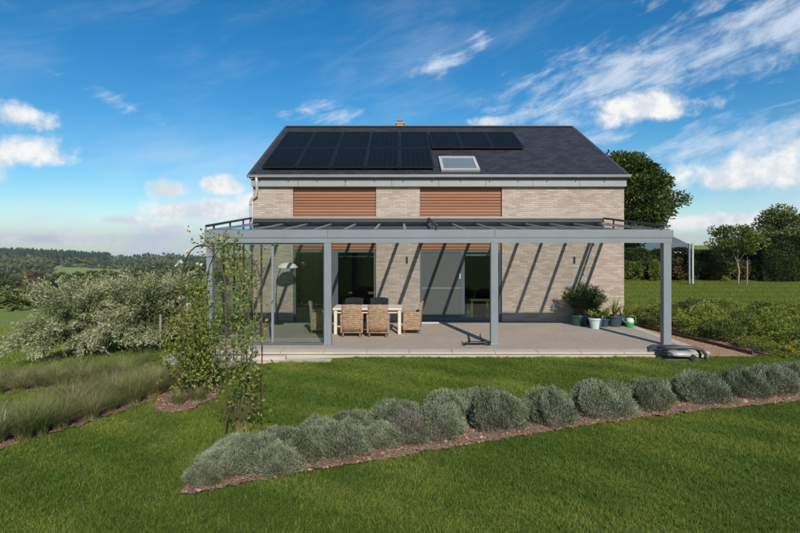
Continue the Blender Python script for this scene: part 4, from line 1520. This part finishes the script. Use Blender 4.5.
def lavender_core(seed):
    r = random.Random(seed)
    bm = bmesh.new(); bmesh.ops.create_icosphere(bm, subdivisions=2, radius=1)
    for v in bm.verts:
        k = .30 * (1 + r.uniform(-.08, .08))
        v.co = Vector((v.co.x * k, v.co.y * k, max(-.01, v.co.z * k * .72 + .02)))
    me = bpy.data.meshes.new('twigs'); bm.to_mesh(me); bm.free()
    me.materials.append(M['bark'])
    return me


LCORE = lavender_core(3)
# (x, y of the foot in the photograph, breadth in metres, height factor, description)
lav_spots = [
    (200, 488, .42, .62, 'small low grey lavender at the very tip of the bed'),
    (222, 479, .62, .85, 'grey lavender next to the tip of the bed'),
    (248, 473, .70, .95, 'broad grey lavender below the rose arch foot'),
    (273, 478, .58, .8, 'low lavender bulging over the soil below the rose arch foot'),
    (298, 464, .72, 1.0, 'rounded lavender before the bare gap in the soil'),
    (340, 459, .78, 1.05, 'round lavender standing clear between two patches of bare soil'),
    (383, 450, .56, .85, 'slim lavender beside the purplish one'),
    (408, 447, .52, .88, 'lavender with a purplish tinge of spent flowers'),
    (440, 442, .76, 1.1, 'full round lavender right of the purplish one'),
    (500, 434, .80, 1.35, 'large lavender left of the dark gap below the middle post'),
    (555, 428, .76, 1.3, 'lavender below the terrace edge, right of the middle post'),
    (608, 420, .86, 1.3, 'lavender below the open terrace left of the mower'),
    (658, 412, .76, 1.2, 'lavender just below the robot mower'),
    (709, 405, .94, 1.25, 'lavender right of the robot mower'),
    (751, 400, .74, 1.25, 'lavender below the yellow flowering clump'),
    (784, 397, .80, 1.25, 'rightmost large lavender of the front row'),
    (232, 464, .58, .75, 'rear lavender closest to the tip of the bed'),
    (276, 457, .66, .85, 'rear lavender closest to the rose canes'),
    (316, 447, .60, .85, 'rear lavender behind the bare gap in the soil'),
    (350, 440, .68, .95, 'rear lavender behind the one that stands clear'),
    (395, 432, .76, 1.0, 'rear lavender behind the purplish one'),
    (452, 424, .80, 1.05, 'rear lavender below the black terrace figure'),
    (484, 419, .70, 1.0, 'rear lavender below the middle veranda post'),
    (806, 386, .8, 1.0, 'rear lavender cut by the right edge of the picture'),
]
for i, (px, py, br, hf, lab) in enumerate(lav_spots):
    g0 = on_ground(px, py)
    x, y = g0[0], g0[1] + br * .36
    if px > 820: continue
    o = thing('lavender', lab, 'lavender', (x, y, float(gz(x, y)) + .01), random.uniform(0, 6.28), 'lavender mounds along the bed')
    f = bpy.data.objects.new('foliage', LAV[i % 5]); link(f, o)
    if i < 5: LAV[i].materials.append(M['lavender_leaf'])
    s = br / .80
    s *= 1.03
    f.scale = (s * random.uniform(.94, 1.12), s * random.uniform(.94, 1.12), hf * random.uniform(.88, 1.0) * (1.08 if px >= 430 else .95))
    f.rotation_euler = (random.uniform(-.035, .035), random.uniform(-.035, .035), 0)
    c = bpy.data.objects.new('twigs', LCORE); link(c, o); c.scale = (s, s, hf)
    if 'purplish' in lab and 'tinge' in lab:
        r = np.random.default_rng(5)
        n = 700
        u = unit(r, n); u[:, 2] = np.abs(u[:, 2]); u[:, 1] = -np.abs(u[:, 1])
        me = leaf_mesh('spent_flowers', [leaves(u * .36 * np.array([br / .8, br / .8, 1.0]) + np.array([0, 0, .05]), u * .6 + np.array([0, 0, .9]), .06, .012, r)])
        so = mobj('spent_flowers', me, M['lavender_spent'], o)
        so.rotation_euler = (0, 0, -o.rotation_euler.z)

# ------------------------------------------------------------------ tall ornamental grass
def grass_clump(seed, n, h, lean):
    V, Fq, R = blades(n, .16, h, .009, lean, seed, 4)
    r = np.random.default_rng(seed + 50)
    return mesh_np('blades', V, [Fq], {'rnd': np.clip(R * .75 + (seed - 21) * .13 + r.normal(0, .02, len(R)), 0, 1)})


TG = [grass_clump(s, 620, .95, 1.2) for s in (21, 22, 23)]
for m_ in TG: m_.materials.append(M['tall_grass'])
tall = [(14, 446), (52, 434), (84, 424), (106, 415), (128, 408), (148, 401), (30, 440), (4, 440), (-14, 432), (22, 434), (44, 427), (68, 420), (92, 413), (114, 407), (136, 401), (152, 396), (12, 423), (36, 416), (60, 410), (84, 405), (106, 399), (128, 394), (-20, 452), (150, 390), (-40, 440), (160, 394), (175, 397), (205, 388)]
tall2 = [(-10, 398), (12, 395), (34, 392), (56, 391), (78, 389), (100, 387), (122, 384), (142, 381), (0, 386), (24, 383), (48, 382), (72, 380), (96, 379), (120, 376), (140, 374), (-30, 394)]
for grp, (spots_, nm, lab, sc) in enumerate(((tall, 'clumps of the bed along the lawn', 'arching tan green grass clump in the bed along the lawn', .53), (tall2, 'clumps of the bed below the willows', 'darker upright grass clump in the back bed below the willows', .52))):
    for i, (px, py) in enumerate(spots_):
        q = on_ground(px, py)
        o = thing('grass_clump', lab, 'ornamental grass', (q[0], q[1] + .2, float(gz(q[0], q[1] + .2))), random.uniform(0, 6.28), nm)
        b = bpy.data.objects.new('blades', TG[(i + grp) % 3]); link(b, o)
        k = sc * random.uniform(.75, 1.2)
        b.scale = (k * 1.15, k * 1.15, k * (1 if grp == 0 else .95))
# one blue-green spiky clump at the picture's left edge
q = on_ground(3, 446)
o = thing('iris_clump', 'blue green sword leaved clump at the left end of the lawn bed', 'plant', (q[0] - .1, q[1] + .1, float(gz(*q))))
straps(31, 40, .55, 'lavender_leaf', .014)(o, 0.0)

# ------------------------------------------------------------------ variegated willows
def willow(seed, R, ht, trunk_h):
    r = np.random.default_rng(seed)
    mb = MB(); parts = []
    C, D, T = [], [], []
    for i in range(260):
        a = r.uniform(0, 2 * PI); rr = R * math.sqrt(r.uniform(.02, 1)); hz = ht * (1.03 - .85 * (rr / R) ** 2.4) * r.uniform(.35, 1.05)
        p0 = np.array([r.normal(0, .08), r.normal(0, .08), trunk_h]); p2 = np.array([rr * math.cos(a), rr * math.sin(a), max(.42, hz)])
        if i < 60: p2 = np.array([rr * .75 * math.cos(a), rr * .75 * math.sin(a), ht * r.uniform(.95, 1.25)])
        p1 = .5 * (p0 + p2) + np.array([.12 * rr * math.cos(a), .12 * rr * math.sin(a), .32 * abs(hz - trunk_h) + .18 * rr])
        ts = np.linspace(0, 1, 7)[:, None]
        path = (1 - ts) ** 2 * p0 + 2 * ts * (1 - ts) * p1 + ts ** 2 * p2
        if i % 4 == 0: mb.tube([tuple(p) for p in path], [.016, .013, .010, .008, .006, .004, .003], 4, cap=False)
        m = 150
        tt = (r.random(m) ** .75)[:, None]
        P = (1 - tt) ** 2 * p0 + 2 * tt * (1 - tt) * p1 + tt ** 2 * p2
        P = P + r.normal(0, .05, (m, 3))
        tan = 2 * (1 - tt) * (p1 - p0) + 2 * tt * (p2 - p1)
        tan /= np.linalg.norm(tan, axis=1, keepdims=True)
        C.append(P); D.append(tan * .8 + r.normal(0, .55, (m, 3)) + np.array([0, 0, -.1])); T.append(np.clip(.08 + .58 * tt[:, 0] ** 1.6 + r.normal(0, .16, m) + r.normal(0, .08), 0, 1))
    C = np.concatenate(C); D = np.concatenate(D); T = np.concatenate(T)
    return mb, leaf_mesh('crown', [leaves(C, D, .10, .027, r, rnd=T)])


for (x, y, sd, R, ht, lab) in ((-9.3, 15.3, 41, 1.95, 1.85, 'silvery variegated willow shrub farther from the veranda, nearest the meadow'),
                               (-7.1, 15.2, 42, 1.75, 1.78, 'silvery variegated willow shrub between its twin and the rose arch')):
    z = float(gz(x, y))
    o = thing('variegated_willow', lab, 'willow', (x, y, z), 0, 'two silvery willows')
    mb, me = willow(sd, R, ht, .5)
    mobj('crown', me, M['willow_leaf'], o)
    mb.tube([(0, 0, -.1), (.03, .02, .25), (.0, 0, .55)], [.085, .06, .075], 9)
    mb.build('trunk', M['pale_bark'], o, smooth=True, world=False)
sp = MB().tube([(-6.5, 14.45, float(gz(-6.5, 14.45)) - .1), (-6.49, 14.45, float(gz(-6.5, 14.45)) + 1.0)], .03, 8).build('wooden_stake', M['pale_bark'], None)
tag(sp, 'thin wooden stake under the willow nearer the arch', 'stake')

# ------------------------------------------------------------------ rose arch
A1, A2 = on_ground(181, 404), on_ground(207, 392)
B1, B2 = on_ground(226, 438), on_ground(262, 428)
arch = thing('rose_arch', 'thin rusty iron rose arch over the lawn by the glass corner', 'garden arch', (float((A1[0] + B2[0]) / 2), float((A1[1] + B2[1]) / 2), -.25))


def hoop(a, b, h):
    pts = []
    za, zb = float(gz(*a)), float(gz(*b))
    hs = h - .75
    for k in range(5): pts.append((a[0], a[1], za - .1 + (hs + .1 - 0) * k / 4))
    for k in range(1, 12):
        t = PI * k / 12
        f = .5 - .5 * math.cos(t)
        pts.append((a[0] + (b[0] - a[0]) * f, a[1] + (b[1] - a[1]) * f, (za + (zb - za) * f) + hs + .75 * math.sin(t)))
    for k in range(5): pts.append((b[0], b[1], zb + hs - (hs + .1) * k / 4))
    return pts


H1, H2 = hoop(A1, B1, 2.78), hoop(A2, B2, 2.78)
MB().tube(H1, .010, 7).build('hoop', M['rust'], arch, smooth=True)
MB().tube(H2, .010, 7).build('hoop', M['rust'], arch, smooth=True)
for k in list(range(1, 21, 2)):
    MB().tube([H1[k], H2[k]], .006, 6).build('rung', M['rust'], arch, smooth=True)


def climbing_rose(name, label, path, width, n_leaf, n_cane, seed, loc, flowers, leaf='rose_leaf', dens=None, low=0.0):
    r = np.random.default_rng(seed)
    o = thing(name, label, 'climbing rose', loc)
    P = np.array(path)
    mb = MB()
    C, D, T = [], [], []
    for i in range(n_cane):
        m = len(P)
        k1 = int(r.integers(max(3, int(m * .35)), m))
        off = r.normal(0, width * .42, (m, 3)) * np.array([1, 1, .25])
        off = np.cumsum(off, 0) * .35 + r.normal(0, width * .35, 3) * np.array([1, 1, 0.0])
        pts = P[:k1] + off[:k1]
        pts[0] = P[0] + r.normal(0, .07, 3) * np.array([1, 1, 0])
        mb.tube([tuple(p) for p in pts], [max(.0035, .010 * (1 - .7 * j / k1)) for j in range(k1)], 5, cap=False)
        nl = n_leaf // n_cane
        tt = r.uniform(low, k1 - 1.001, nl)
        if dens is not None:
            tt = tt[r.random(nl) < dens(tt / (m - 1))]; nl = len(tt)
        j = tt.astype(int); f = (tt - j)[:, None]
        q = pts[j] * (1 - f) + pts[j + 1] * f
        side = r.normal(0, width * .42, (nl, 3)) * np.array([1, 1, .8])
        C.append(q + side); D.append(side * 3 + r.normal(0, .7, (nl, 3)) + np.array([0, 0, .1])); T.append(np.clip(r.normal(.45, .24, nl), 0, 1))
    C = np.concatenate(C); D = np.concatenate(D); T = np.concatenate(T)
    # leaflets come in sprays of three
    C3 = np.concatenate([C, C + r.normal(0, .03, C.shape), C + r.normal(0, .03, C.shape)]); D3 = np.concatenate([D, D + r.normal(0, .5, D.shape), D + r.normal(0, .5, D.shape)])
    me = leaf_mesh('foliage', [leaves(C3 - np.array(loc), D3, .062, .034, r, rnd=np.concatenate([T, T, T]))])
    mobj('foliage', me, M[leaf], o)
    mb.build('canes', M['cane'], o, smooth=True)
    for (fx_, fy_, fz_, mt) in flowers:
        n = 26
        u = unit(r, n); u[:, 2] = np.abs(u[:, 2]) * .8
        pm = leaf_mesh('blossom', [leaves(np.zeros((n, 3)) + u * .012, u, .05, .05, r, .3)])
        b = mobj('blossom', pm, M[mt], o)
        b.location = (fx_ - loc[0], fy_ - loc[1], fz_ - loc[2])
    return o


def seg_path(a, b, z0, z1, n=9):
    return [(a[0] + (b[0] - a[0]) * k / (n - 1), a[1] + (b[1] - a[1]) * k / (n - 1), z0 + (z1 - z0) * k / (n - 1)) for k in range(n)]


Am = (A1 + A2) / 2; Bm = (B1 + B2) / 2
za, zb = float(gz(*Am)), float(gz(*Bm))
Hm = [tuple((np.array(p) + np.array(q)) / 2) for p, q in zip(H1, H2)]
fl = []
for px, py, D_, mt in ((180, 263, 9.6, 'white_petal'), (178, 266, 9.65, 'white_petal'), (182, 298, 9.7, 'white_petal'), (189, 306, 9.7, 'pink_petal'), (199, 265, 9.7, 'white_petal'), (188, 253, 9.5, 'white_petal'), (231, 262, 8.9, 'pink_petal')):
    fl.append(((px - 400) * D_ / F, D_, EYE + (243 - py) * D_ / F, mt))
climbing_rose('climbing_rose', 'dense leafy climbing rose with a few white blooms on the far side of the arch', [(Am[0], Am[1], za)] + Hm[1:7], .40, 1800, 20, 51, (float(Am[0]), float(Am[1]), za), fl[:6], low=1.0)
climbing_rose('climbing_rose', 'sparse yellow green climbing rose with bare canes on the near side of the arch', [(Bm[0], Bm[1], zb)] + Hm[::-1][1:13], .27, 900, 9, 52, (float(Bm[0]), float(Bm[1]), zb), fl[6:],
              dens=lambda t: .35 + .65 * (np.abs(t - .2) < .12) + .35 * (t > .55), low=.3)
# dry grass and low growth round the rose feet
for (px, py, lab) in ((176, 408, 'low reddish grass tuft at the foot of the dense rose'), (196, 404, 'second low grass tuft at the foot of the dense rose, nearer the arch opening'), (240, 436, 'low grass tuft at the foot of the bare rose canes')):
    q = on_ground(px, py)
    o = thing('grass_tuft', lab, 'ornamental grass', (q[0], q[1] + .12, float(gz(*q))), random.uniform(0, 6))
    b = bpy.data.objects.new('blades', TG[1]); link(b, o); b.scale = (.42, .42, .36) if px < 230 else (.55, .55, .8)

# ------------------------------------------------------------------ right hand shrub bed
def shrub_mesh(seed, n, L, W, shell=.55):
    r = np.random.default_rng(seed)
    part, cc = crown(r, (0, 0, .22), (.55, .55, .30), 26, n, L, W, .34, shell)
    V, Fq, R = part
    V[:, 2] = np.maximum(V[:, 2], .0)
    return leaf_mesh('foliage', [(V, Fq, R)])


SH = [shrub_mesh(s, 4600, .055, .026) for s in (61, 62, 63, 64)]
SH[0].materials.append(M['shrub_leaf']); SH[1].materials.append(M['shrub_leaf']); SH[2].materials.append(M['shrub_dark']); SH[3].materials.append(M['shrub_dark'])
SHY = shrub_mesh(65, 1400, .06, .04); SHY.materials.append(M['yellow_flower'])
r = np.random.default_rng(9)
shr = []
for yy in np.arange(12.9, 19.6, 1.0):
    x_lo = np.interp(yy, [13, 18.2, 22], [8.95, 7.95, 8.1])
    for xx in np.arange(x_lo + .3, min(.80 * yy + .6, 25.5), 1.12):
        p = np.array([xx + r.normal(0, .16), yy + r.normal(0, .16)])
        if inside(p[None], BED_RIGHT)[0] and not (abs(p[0] - 9.5) < .7 and abs(p[1] - 14.2) < .6 and r.random() < .8):
            if not (p[0] < 10.4 and p[1] < 13.2): shr.append(p)
for i, p in enumerate(shr):
    k = int(r.integers(0, 4))
    lab = 'low bright green shrub in the bed beside the gravel strip' if k < 2 else 'low dark green shrub in the bed beside the gravel strip'
    o = thing('low_shrub', lab, 'shrub', (float(p[0]), float(p[1]), float(gz(*p))), r.uniform(0, 6.28), 'bright low shrubs of the slope bed' if k < 2 else 'dark low shrubs of the slope bed')
    f = bpy.data.objects.new('foliage', SH[k]); link(f, o)
    s = r.uniform(.75, 1.25)
    f.scale = (s, s, s * r.uniform(.75, 1.2))
for (x, y, k, s, lab) in ((9.15, 12.98, 0, .62, 'bright clump at the front tip of the shrub bed'), (9.75, 12.85, 1, .7, 'bright clump behind the yellow flowers'), (10.7, 12.75, 2, .8, 'dark clump right of the yellow flowers at the front of the shrub bed')):
    o = thing('low_shrub', lab, 'shrub', (x, y, float(gz(x, y))), 1.0)
    f = bpy.data.objects.new('foliage', SH[k]); link(f, o); f.scale = (s, s, s)
o = thing('flower_clump', 'low clump of yellow and orange flowers at the front of the shrub bed', 'flowers', (9.45, 12.72, float(gz(9.45, 12.72))))
f = mobj('blossom', SHY, None, o); f.scale = (.5, .35, .55)
f = bpy.data.objects.new('foliage', SH[1]); link(f, o); f.scale = (.52, .4, .5)

# ------------------------------------------------------------------ hedge, trees and neighbours on the right
def hedge(name, label, x0, x1, y0, y1, h, n, leaf, seed, L=.11, W=.06):
    r = np.random.default_rng(seed)
    cx, cy = (x0 + x1) / 2, (y0 + y1) / 2
    z0 = float(gz(cx, cy))
    o = thing(name, label, 'hedge', (cx, cy, z0))
    P = np.stack([r.uniform(x0, x1, n), r.uniform(y0, y1, n), r.uniform(.05, h, n)], 1)
    # pull most leaves to the faces
    f = r.random(n)
    P[:, 1] = np.where(f < .55, y0 + np.abs(r.normal(0, .1, n)), P[:, 1])
    P[:, 2] = np.where((f > .55) & (f < .85), h - np.abs(r.normal(0, .1, n)), P[:, 2])
    bulge = .09 * np.sin(P[:, 0] * 2.3 + seed) + .06 * np.sin(P[:, 0] * 5.1 + P[:, 2] * 3)
    P[:, 1] -= bulge; P[:, 2] += bulge * .9 * (P[:, 2] > h * .6)
    D = r.normal(0, .6, (n, 3)) + np.array([0, -.6, .5])
    T = np.clip(.5 + .25 * np.sin(P[:, 0] * 1.7 + P[:, 2] * 2) + r.normal(0, .2, n), 0, 1)
    P -= np.array([cx, cy, 0])
    mobj('foliage', leaf_mesh('foliage', [leaves(P, D, L, W, r, rnd=T)]), M[leaf], o)
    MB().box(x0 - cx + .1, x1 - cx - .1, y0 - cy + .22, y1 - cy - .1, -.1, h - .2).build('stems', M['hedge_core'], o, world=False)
    return o


hedge('clipped_hedge', 'long dark clipped hedge behind the lawn', 8.6, 24.0, 31.0, 32.2, 1.74, 36000, 'hedge_leaf', 71)
hedge('clipped_hedge', 'taller dark hedge at the far right behind the lawn', 20.2, 28, 29.6, 30.9, 2.5, 30000, 'hedge_leaf', 72)
# brown and green shrubs in front of the hedge
r = np.random.default_rng(12)
AU = []
for s in (81, 82, 83):
    rr = np.random.default_rng(s)
    part, cc = crown(rr, (0, 0, .62), (.62, .45, .6), 20, 1300, .12, .06, .34, .3)
    me = leaf_mesh('foliage', [part]); me.materials.append(M['autumn_leaf'] if s != 83 else M['shrub_dark']); AU.append(me)
xx = 9.6
while xx < 21:
    y = 30.4 + r.normal(0, .12)
    k = int(r.integers(0, 3))
    o = thing('hedge_shrub', 'brownish autumn shrub standing before the dark hedge' if k != 2 else 'green upright shrub standing before the dark hedge', 'shrub', (xx, y, float(gz(xx, y))), r.uniform(0, 6),
              'autumn shrubs before the hedge' if k != 2 else 'green shrubs before the hedge')
    f = bpy.data.objects.new('foliage', AU[k]); link(f, o); s = r.uniform(.75, 1.15); f.scale = (s, s, r.uniform(.8, 1.25))
    xx += r.uniform(.55, 1.0)

tree('broadleaf_tree', 'large round green tree behind the corner of the house', (15.3, 36, float(gz(15.3, 36))), 3, (0, 0, 5.05), (2.95, 3.0, 3.0), 190, 42000, .21, .14, 'tree_leaf', r0=.26, seed=91, clump=.22, shell=.45)
tree('young_tree', 'young thin trunked tree with a loose round crown on the lawn', (18.0, 28.4, float(gz(18, 28.4))), 1.6, (0, 0, 2.45), (1.35, 1.2, .78), 46, 4200, .13, .08, 'shrub_dark', 'pale_bark', r0=.05, seed=92, clump=.26, shell=.25, n_limb=9)
st_ = MB().tube([(18.55, 28.5, float(gz(18.5, 28.5)) - .1), (18.56, 28.5, float(gz(18.5, 28.5)) + 1.5)], .03, 8).build('wooden_stake', M['pale_bark'], None)
tag(st_, 'short wooden stake beside the young tree', 'stake')
for (x, y, c, rad, nl, lf, sd, lab) in ((26.2, 36.5, (0, 0, 2.6), (2.3, 2.2, 1.9), 11000, 'far_light', 93, 'pale green tree rising behind the tall hedge'),
                                        (31.5, 38.0, (0, 0, 2.6), (2.6, 2.3, 1.9), 11000, 'tree_leaf', 94, 'darker tree at the right picture edge behind the tall hedge'),
                                        (22.4, 34.0, (0, 0, 1.7), (1.7, 1.5, 1.0), 6000, 'autumn_leaf', 95, 'rusty brown bushy tree behind the hedge next to the young tree'),
                                        (12.6, 34.2, (0, 0, 1.2), (1.6, 1.2, 1.0), 5000, 'shrub_dark', 97, 'dark bush at the house end of the hedge')):
    tree('garden_tree', lab, (x, y, float(gz(x, y))), 2, c, rad, 50, nl, .19, .12, lf, r0=.13, seed=sd, clump=.27, shell=.4)

# twin post on the lawn
tp = thing('lawn_post', 'pale grey twin steel post standing alone on the lawn', 'post', (15.55, 28.5, float(gz(15.55, 28.5))))
for dx in (-.105, .075):
    MB().box(dx - .03, dx + .05, -.05, .05, -.2, 2.16).build('upright', M['zinc'] if dx > 0 else M['grey_metal'], tp, bevel=.006, world=False)
MB().box(-.145, .135, -.06, .06, 2.161, 2.2).build('cap', M['grey_metal'], tp, world=False)
MB().box(-.18, .17, -.08, .08, -.02, .06).build('foot', M['dark_metal'], tp, world=False)

# neighbour's house beyond the hedge
nh = thing('neighbour_house', 'low white house with a grey roof behind the hedge', 'house', (34.5, 70, float(gz(34.5, 70))))
zb_ = float(gz(34.5, 70)); ev, rg = 2.25 - zb_, 3.3 - zb_
for xg in (-.1, 2.2):
    MB().prism_x([(-2.2, 0), (6.2, 0), (6.2, ev), (2.0, rg), (-2.2, ev)], xg, xg + .2).build('gable_wall', M['white_paint'], nh, world=False)
MB().box(.1, 2.2, -2.2, -2.0, 0, ev - .1).build('front_wall', M['white_paint'], nh, world=False)
MB().prism_x([(-2.6, ev - .05), (2.0, rg + .12), (6.6, ev - .05), (6.6, ev - .2), (2.0, rg - .03), (-2.6, ev - .2)], -.25, 2.6).build('roof', M['grey_roof'], nh, world=False)

# ------------------------------------------------------------------ valley: trees one can tell apart
FT = []
for s, lf in ((101, 'far_leaf'), (102, 'far_leaf'), (103, 'far_light'), (104, 'far_rust'), (105, 'far_light')):
    rr = np.random.default_rng(s)
    part, cc = crown(rr, (0, 0, 4.2), (3.6, 3.6, 3.7), 46, 2600, .75, .55, .27, .45)
    me = leaf_mesh('crown', [part]); me.materials.append(M[lf])
    tm = limbs(MB(), rr, (0, 0, -1.0), (0, 0, 4.0), .22, cc, 5).mesh('trunk', True); tm.materials.append(M['bark'])
    FT.append((me, tm, lf))
NAMES = {0: 'dark green', 1: 'dark green', 2: 'pale green', 3: 'rust brown', 4: 'pale green'}


def far_at(px, D):
    x = (px - 400) * D / F
    return x, D, float(gz(x, D))


valley = [(14, 78, 4, .5), (36, 88, 1, .5), (2, 95, 2, .5), (70, 110, 4, .6), (98, 118, 3, .62), (116, 130, 0, .7), (135, 120, 1, .65), (150, 140, 2, .7), (170, 120, 0, .7), (186, 135, 4, .7),
          (30, 150, 3, .75), (48, 170, 0, .8), (12, 190, 1, .8), (84, 190, 2, .85), (106, 210, 1, .9), (128, 220, 4, 1.), (146, 240, 0, 1.), (162, 230, 3, .9), (60, 260, 1, 1.), (36, 280, 3, 1.),
          (20, 300, 0, 1.1), (76, 330, 1, 1.1), (112, 340, 3, 1.0), (140, 350, 0, 1.1), (95, 300, 0, 1.), (175, 330, 1, 1.1), (190, 280, 0, 1.), (4, 250, 0, 1.0), (-20, 90, 0, .7), (210, 200, 1, .9), (235, 210, 0, .9), (228, 160, 1, .8)]
for i, (px, D, k, s) in enumerate(valley):
    x, y, z = far_at(px, D)
    near = 'on the near slope of' if D < 100 else ('in the middle of' if D < 220 else 'far across')
    o = thing('valley_tree', f'{NAMES[k]} rounded tree {near} the valley beyond the willows', 'tree', (x, y, z), random.uniform(0, 6.28), f'{NAMES[k]} trees {near} the valley')
    c = bpy.data.objects.new('crown', FT[k][0]); link(c, o); c.scale = (s * random.uniform(1, 1.4), s * 1.1, s * random.uniform(.7, .95))
    c = bpy.data.objects.new('trunk', FT[k][1]); link(c, o); c.scale = (s, s, s * .8)


# woods and thickets too far to count
def woods(name, label, pts, hs, kind, leaf, seed):
    r = np.random.default_rng(seed)
    parts = []
    Vs, Fs, Rs = [], [], []
    b = 0
    for (x, y), h in zip(pts, hs):
        z = float(gz(x, y))
        tone = r.normal(0, .2)
        if kind == 'cone':
            n = 7
            for lay in range(3):
                z0 = z + h * (.12 + .26 * lay); z1 = z + h * (.55 + .23 * lay); R = h * (.24 - .06 * lay)
                a = np.arange(n) * 2 * PI / n + r.uniform(0, 6)
                rad = R * r.uniform(.65, 1.2, n)
                V = np.concatenate([np.stack([x + rad * np.cos(a), y + rad * np.sin(a), np.full(n, z0) + r.normal(0, .03 * h, n)], 1), [[x, y, z1]]])
                Vs.append(V); Fs.append(np.stack([np.arange(n), (np.arange(n) + 1) % n, np.full(n, n)], 1) + b); Rs.append(np.full(n + 1, .5 + tone) + r.normal(0, .1, n + 1)); b += n + 1
        else:
            n = 34
            u = unit(r, n)
            P = np.array([x, y, z + h * .52]) + u * np.array([h * .42, h * .42, h * .46]) * (r.random((n, 1)) ** .35)
            V, Fq, R = leaves(P, u + r.normal(0, .5, (n, 3)), h * .34, h * .26, r, rnd=np.clip(.5 + tone + r.normal(0, .16, n), 0, 1))
            Vs.append(V); Fs.append(Fq + b); Rs.append(R); b += len(V)
    o = mobj(name, mesh_np(name, np.concatenate(Vs), [np.concatenate(Fs)], {'rnd': np.clip(np.concatenate(Rs), 0, 1)}), M[leaf])
    return tag(o, label, 'woods', kind='stuff')


def region(n, px0, px1, d0, d1, seed, accept=None):
    r = np.random.default_rng(seed)
    px = r.uniform(px0, px1, n); D = np.sqrt(r.uniform(d0 ** 2, d1 ** 2, n))
    P = np.stack([(px - 400) * D / F, D], 1)
    return P if accept is None else P[accept(P, px, D)]


r = np.random.default_rng(33)
P = region(2600, -60, 108, 860, 1180, 1, lambda P, px, D: D > 860 + 120 * (.5 + .5 * np.sin(px * .09)) * (px > 20))
woods('conifer_woods', 'dark conifer woods along the top of the hill', P, r.uniform(15, 24, len(P)), 'cone', 'conifer', 2)
P = region(2200, -60, 270, 430, 850, 3, lambda P, px, D: (np.sin(P[:, 0] * .012 + 1.0) + np.sin(P[:, 1] * .014 + P[:, 0] * .006) + .3 * np.sin(P[:, 0] * .05)) > (.3 + 3.0 * ((px > 48) & (px < 128) & (D > 470) & (D < 840)) + 3.0 * ((px < 36) & (D < 640))))
woods('mixed_woods', 'patches of mixed woodland on the hillside', P, r.uniform(9, 16, len(P)), 'blob', 'far_leaf', 4)
P = region(2600, 60, 330, 1150, 2100, 5)
woods('distant_woods', 'far wooded ridge fading towards the veranda', P, r.uniform(15, 26, len(P)), 'blob', 'far_leaf', 6)
P = region(1500, -60, 260, 210, 430, 7, lambda P, px, D: ((px > 26) | (D < 250)) & ((np.sin(P[:, 0] * .03 + P[:, 1] * .013) + np.sin(P[:, 1] * .035 + 2)) > .75))
woods('field_thickets', 'hedgerow thickets between the fields', P, r.uniform(4, 9, len(P)), 'blob', 'far_leaf', 8)
P = region(330, 20, 240, 230, 420, 9, lambda P, px, D: (np.sin(P[:, 0] * .03 + P[:, 1] * .02 + 3) + np.sin(P[:, 1] * .045 + 1)) > .9)
woods('field_thickets', 'rust coloured thickets between the fields', P, r.uniform(4, 8, len(P)), 'blob', 'far_rust', 10)
P = region(900, -60, 250, 45, 210, 13, lambda P, px, D: (np.sin(P[:, 0] * .09 + P[:, 1] * .05) + np.sin(P[:, 1] * .1 + 2)) > .85)
woods('slope_thickets', 'scrub on the slope below the garden', P, r.uniform(1.6, 3.6, len(P)), 'blob', 'far_light', 14)

# ------------------------------------------------------------------ haze
hz = MB().box(-4300, 4300, -4300, 4320, -330, 62).build('haze', None)
m_ = bpy.data.materials.new('haze_air'); m_.use_nodes = True
t = NT(m_.node_tree); t.n.clear()
o_ = t.node('ShaderNodeOutputMaterial'); v_ = t.node('ShaderNodeVolumePrincipled')
v_.inputs['Color'].default_value = (.80, .88, 1.0, 1); v_.inputs['Density'].default_value = .00014
v_.inputs['Anisotropy'].default_value = .2
t.l.new(v_.outputs[0], o_.inputs['Volume'])
hz.data.materials.append(m_)
tag(hz, 'thin pale haze over the valley', 'haze', kind='stuff')
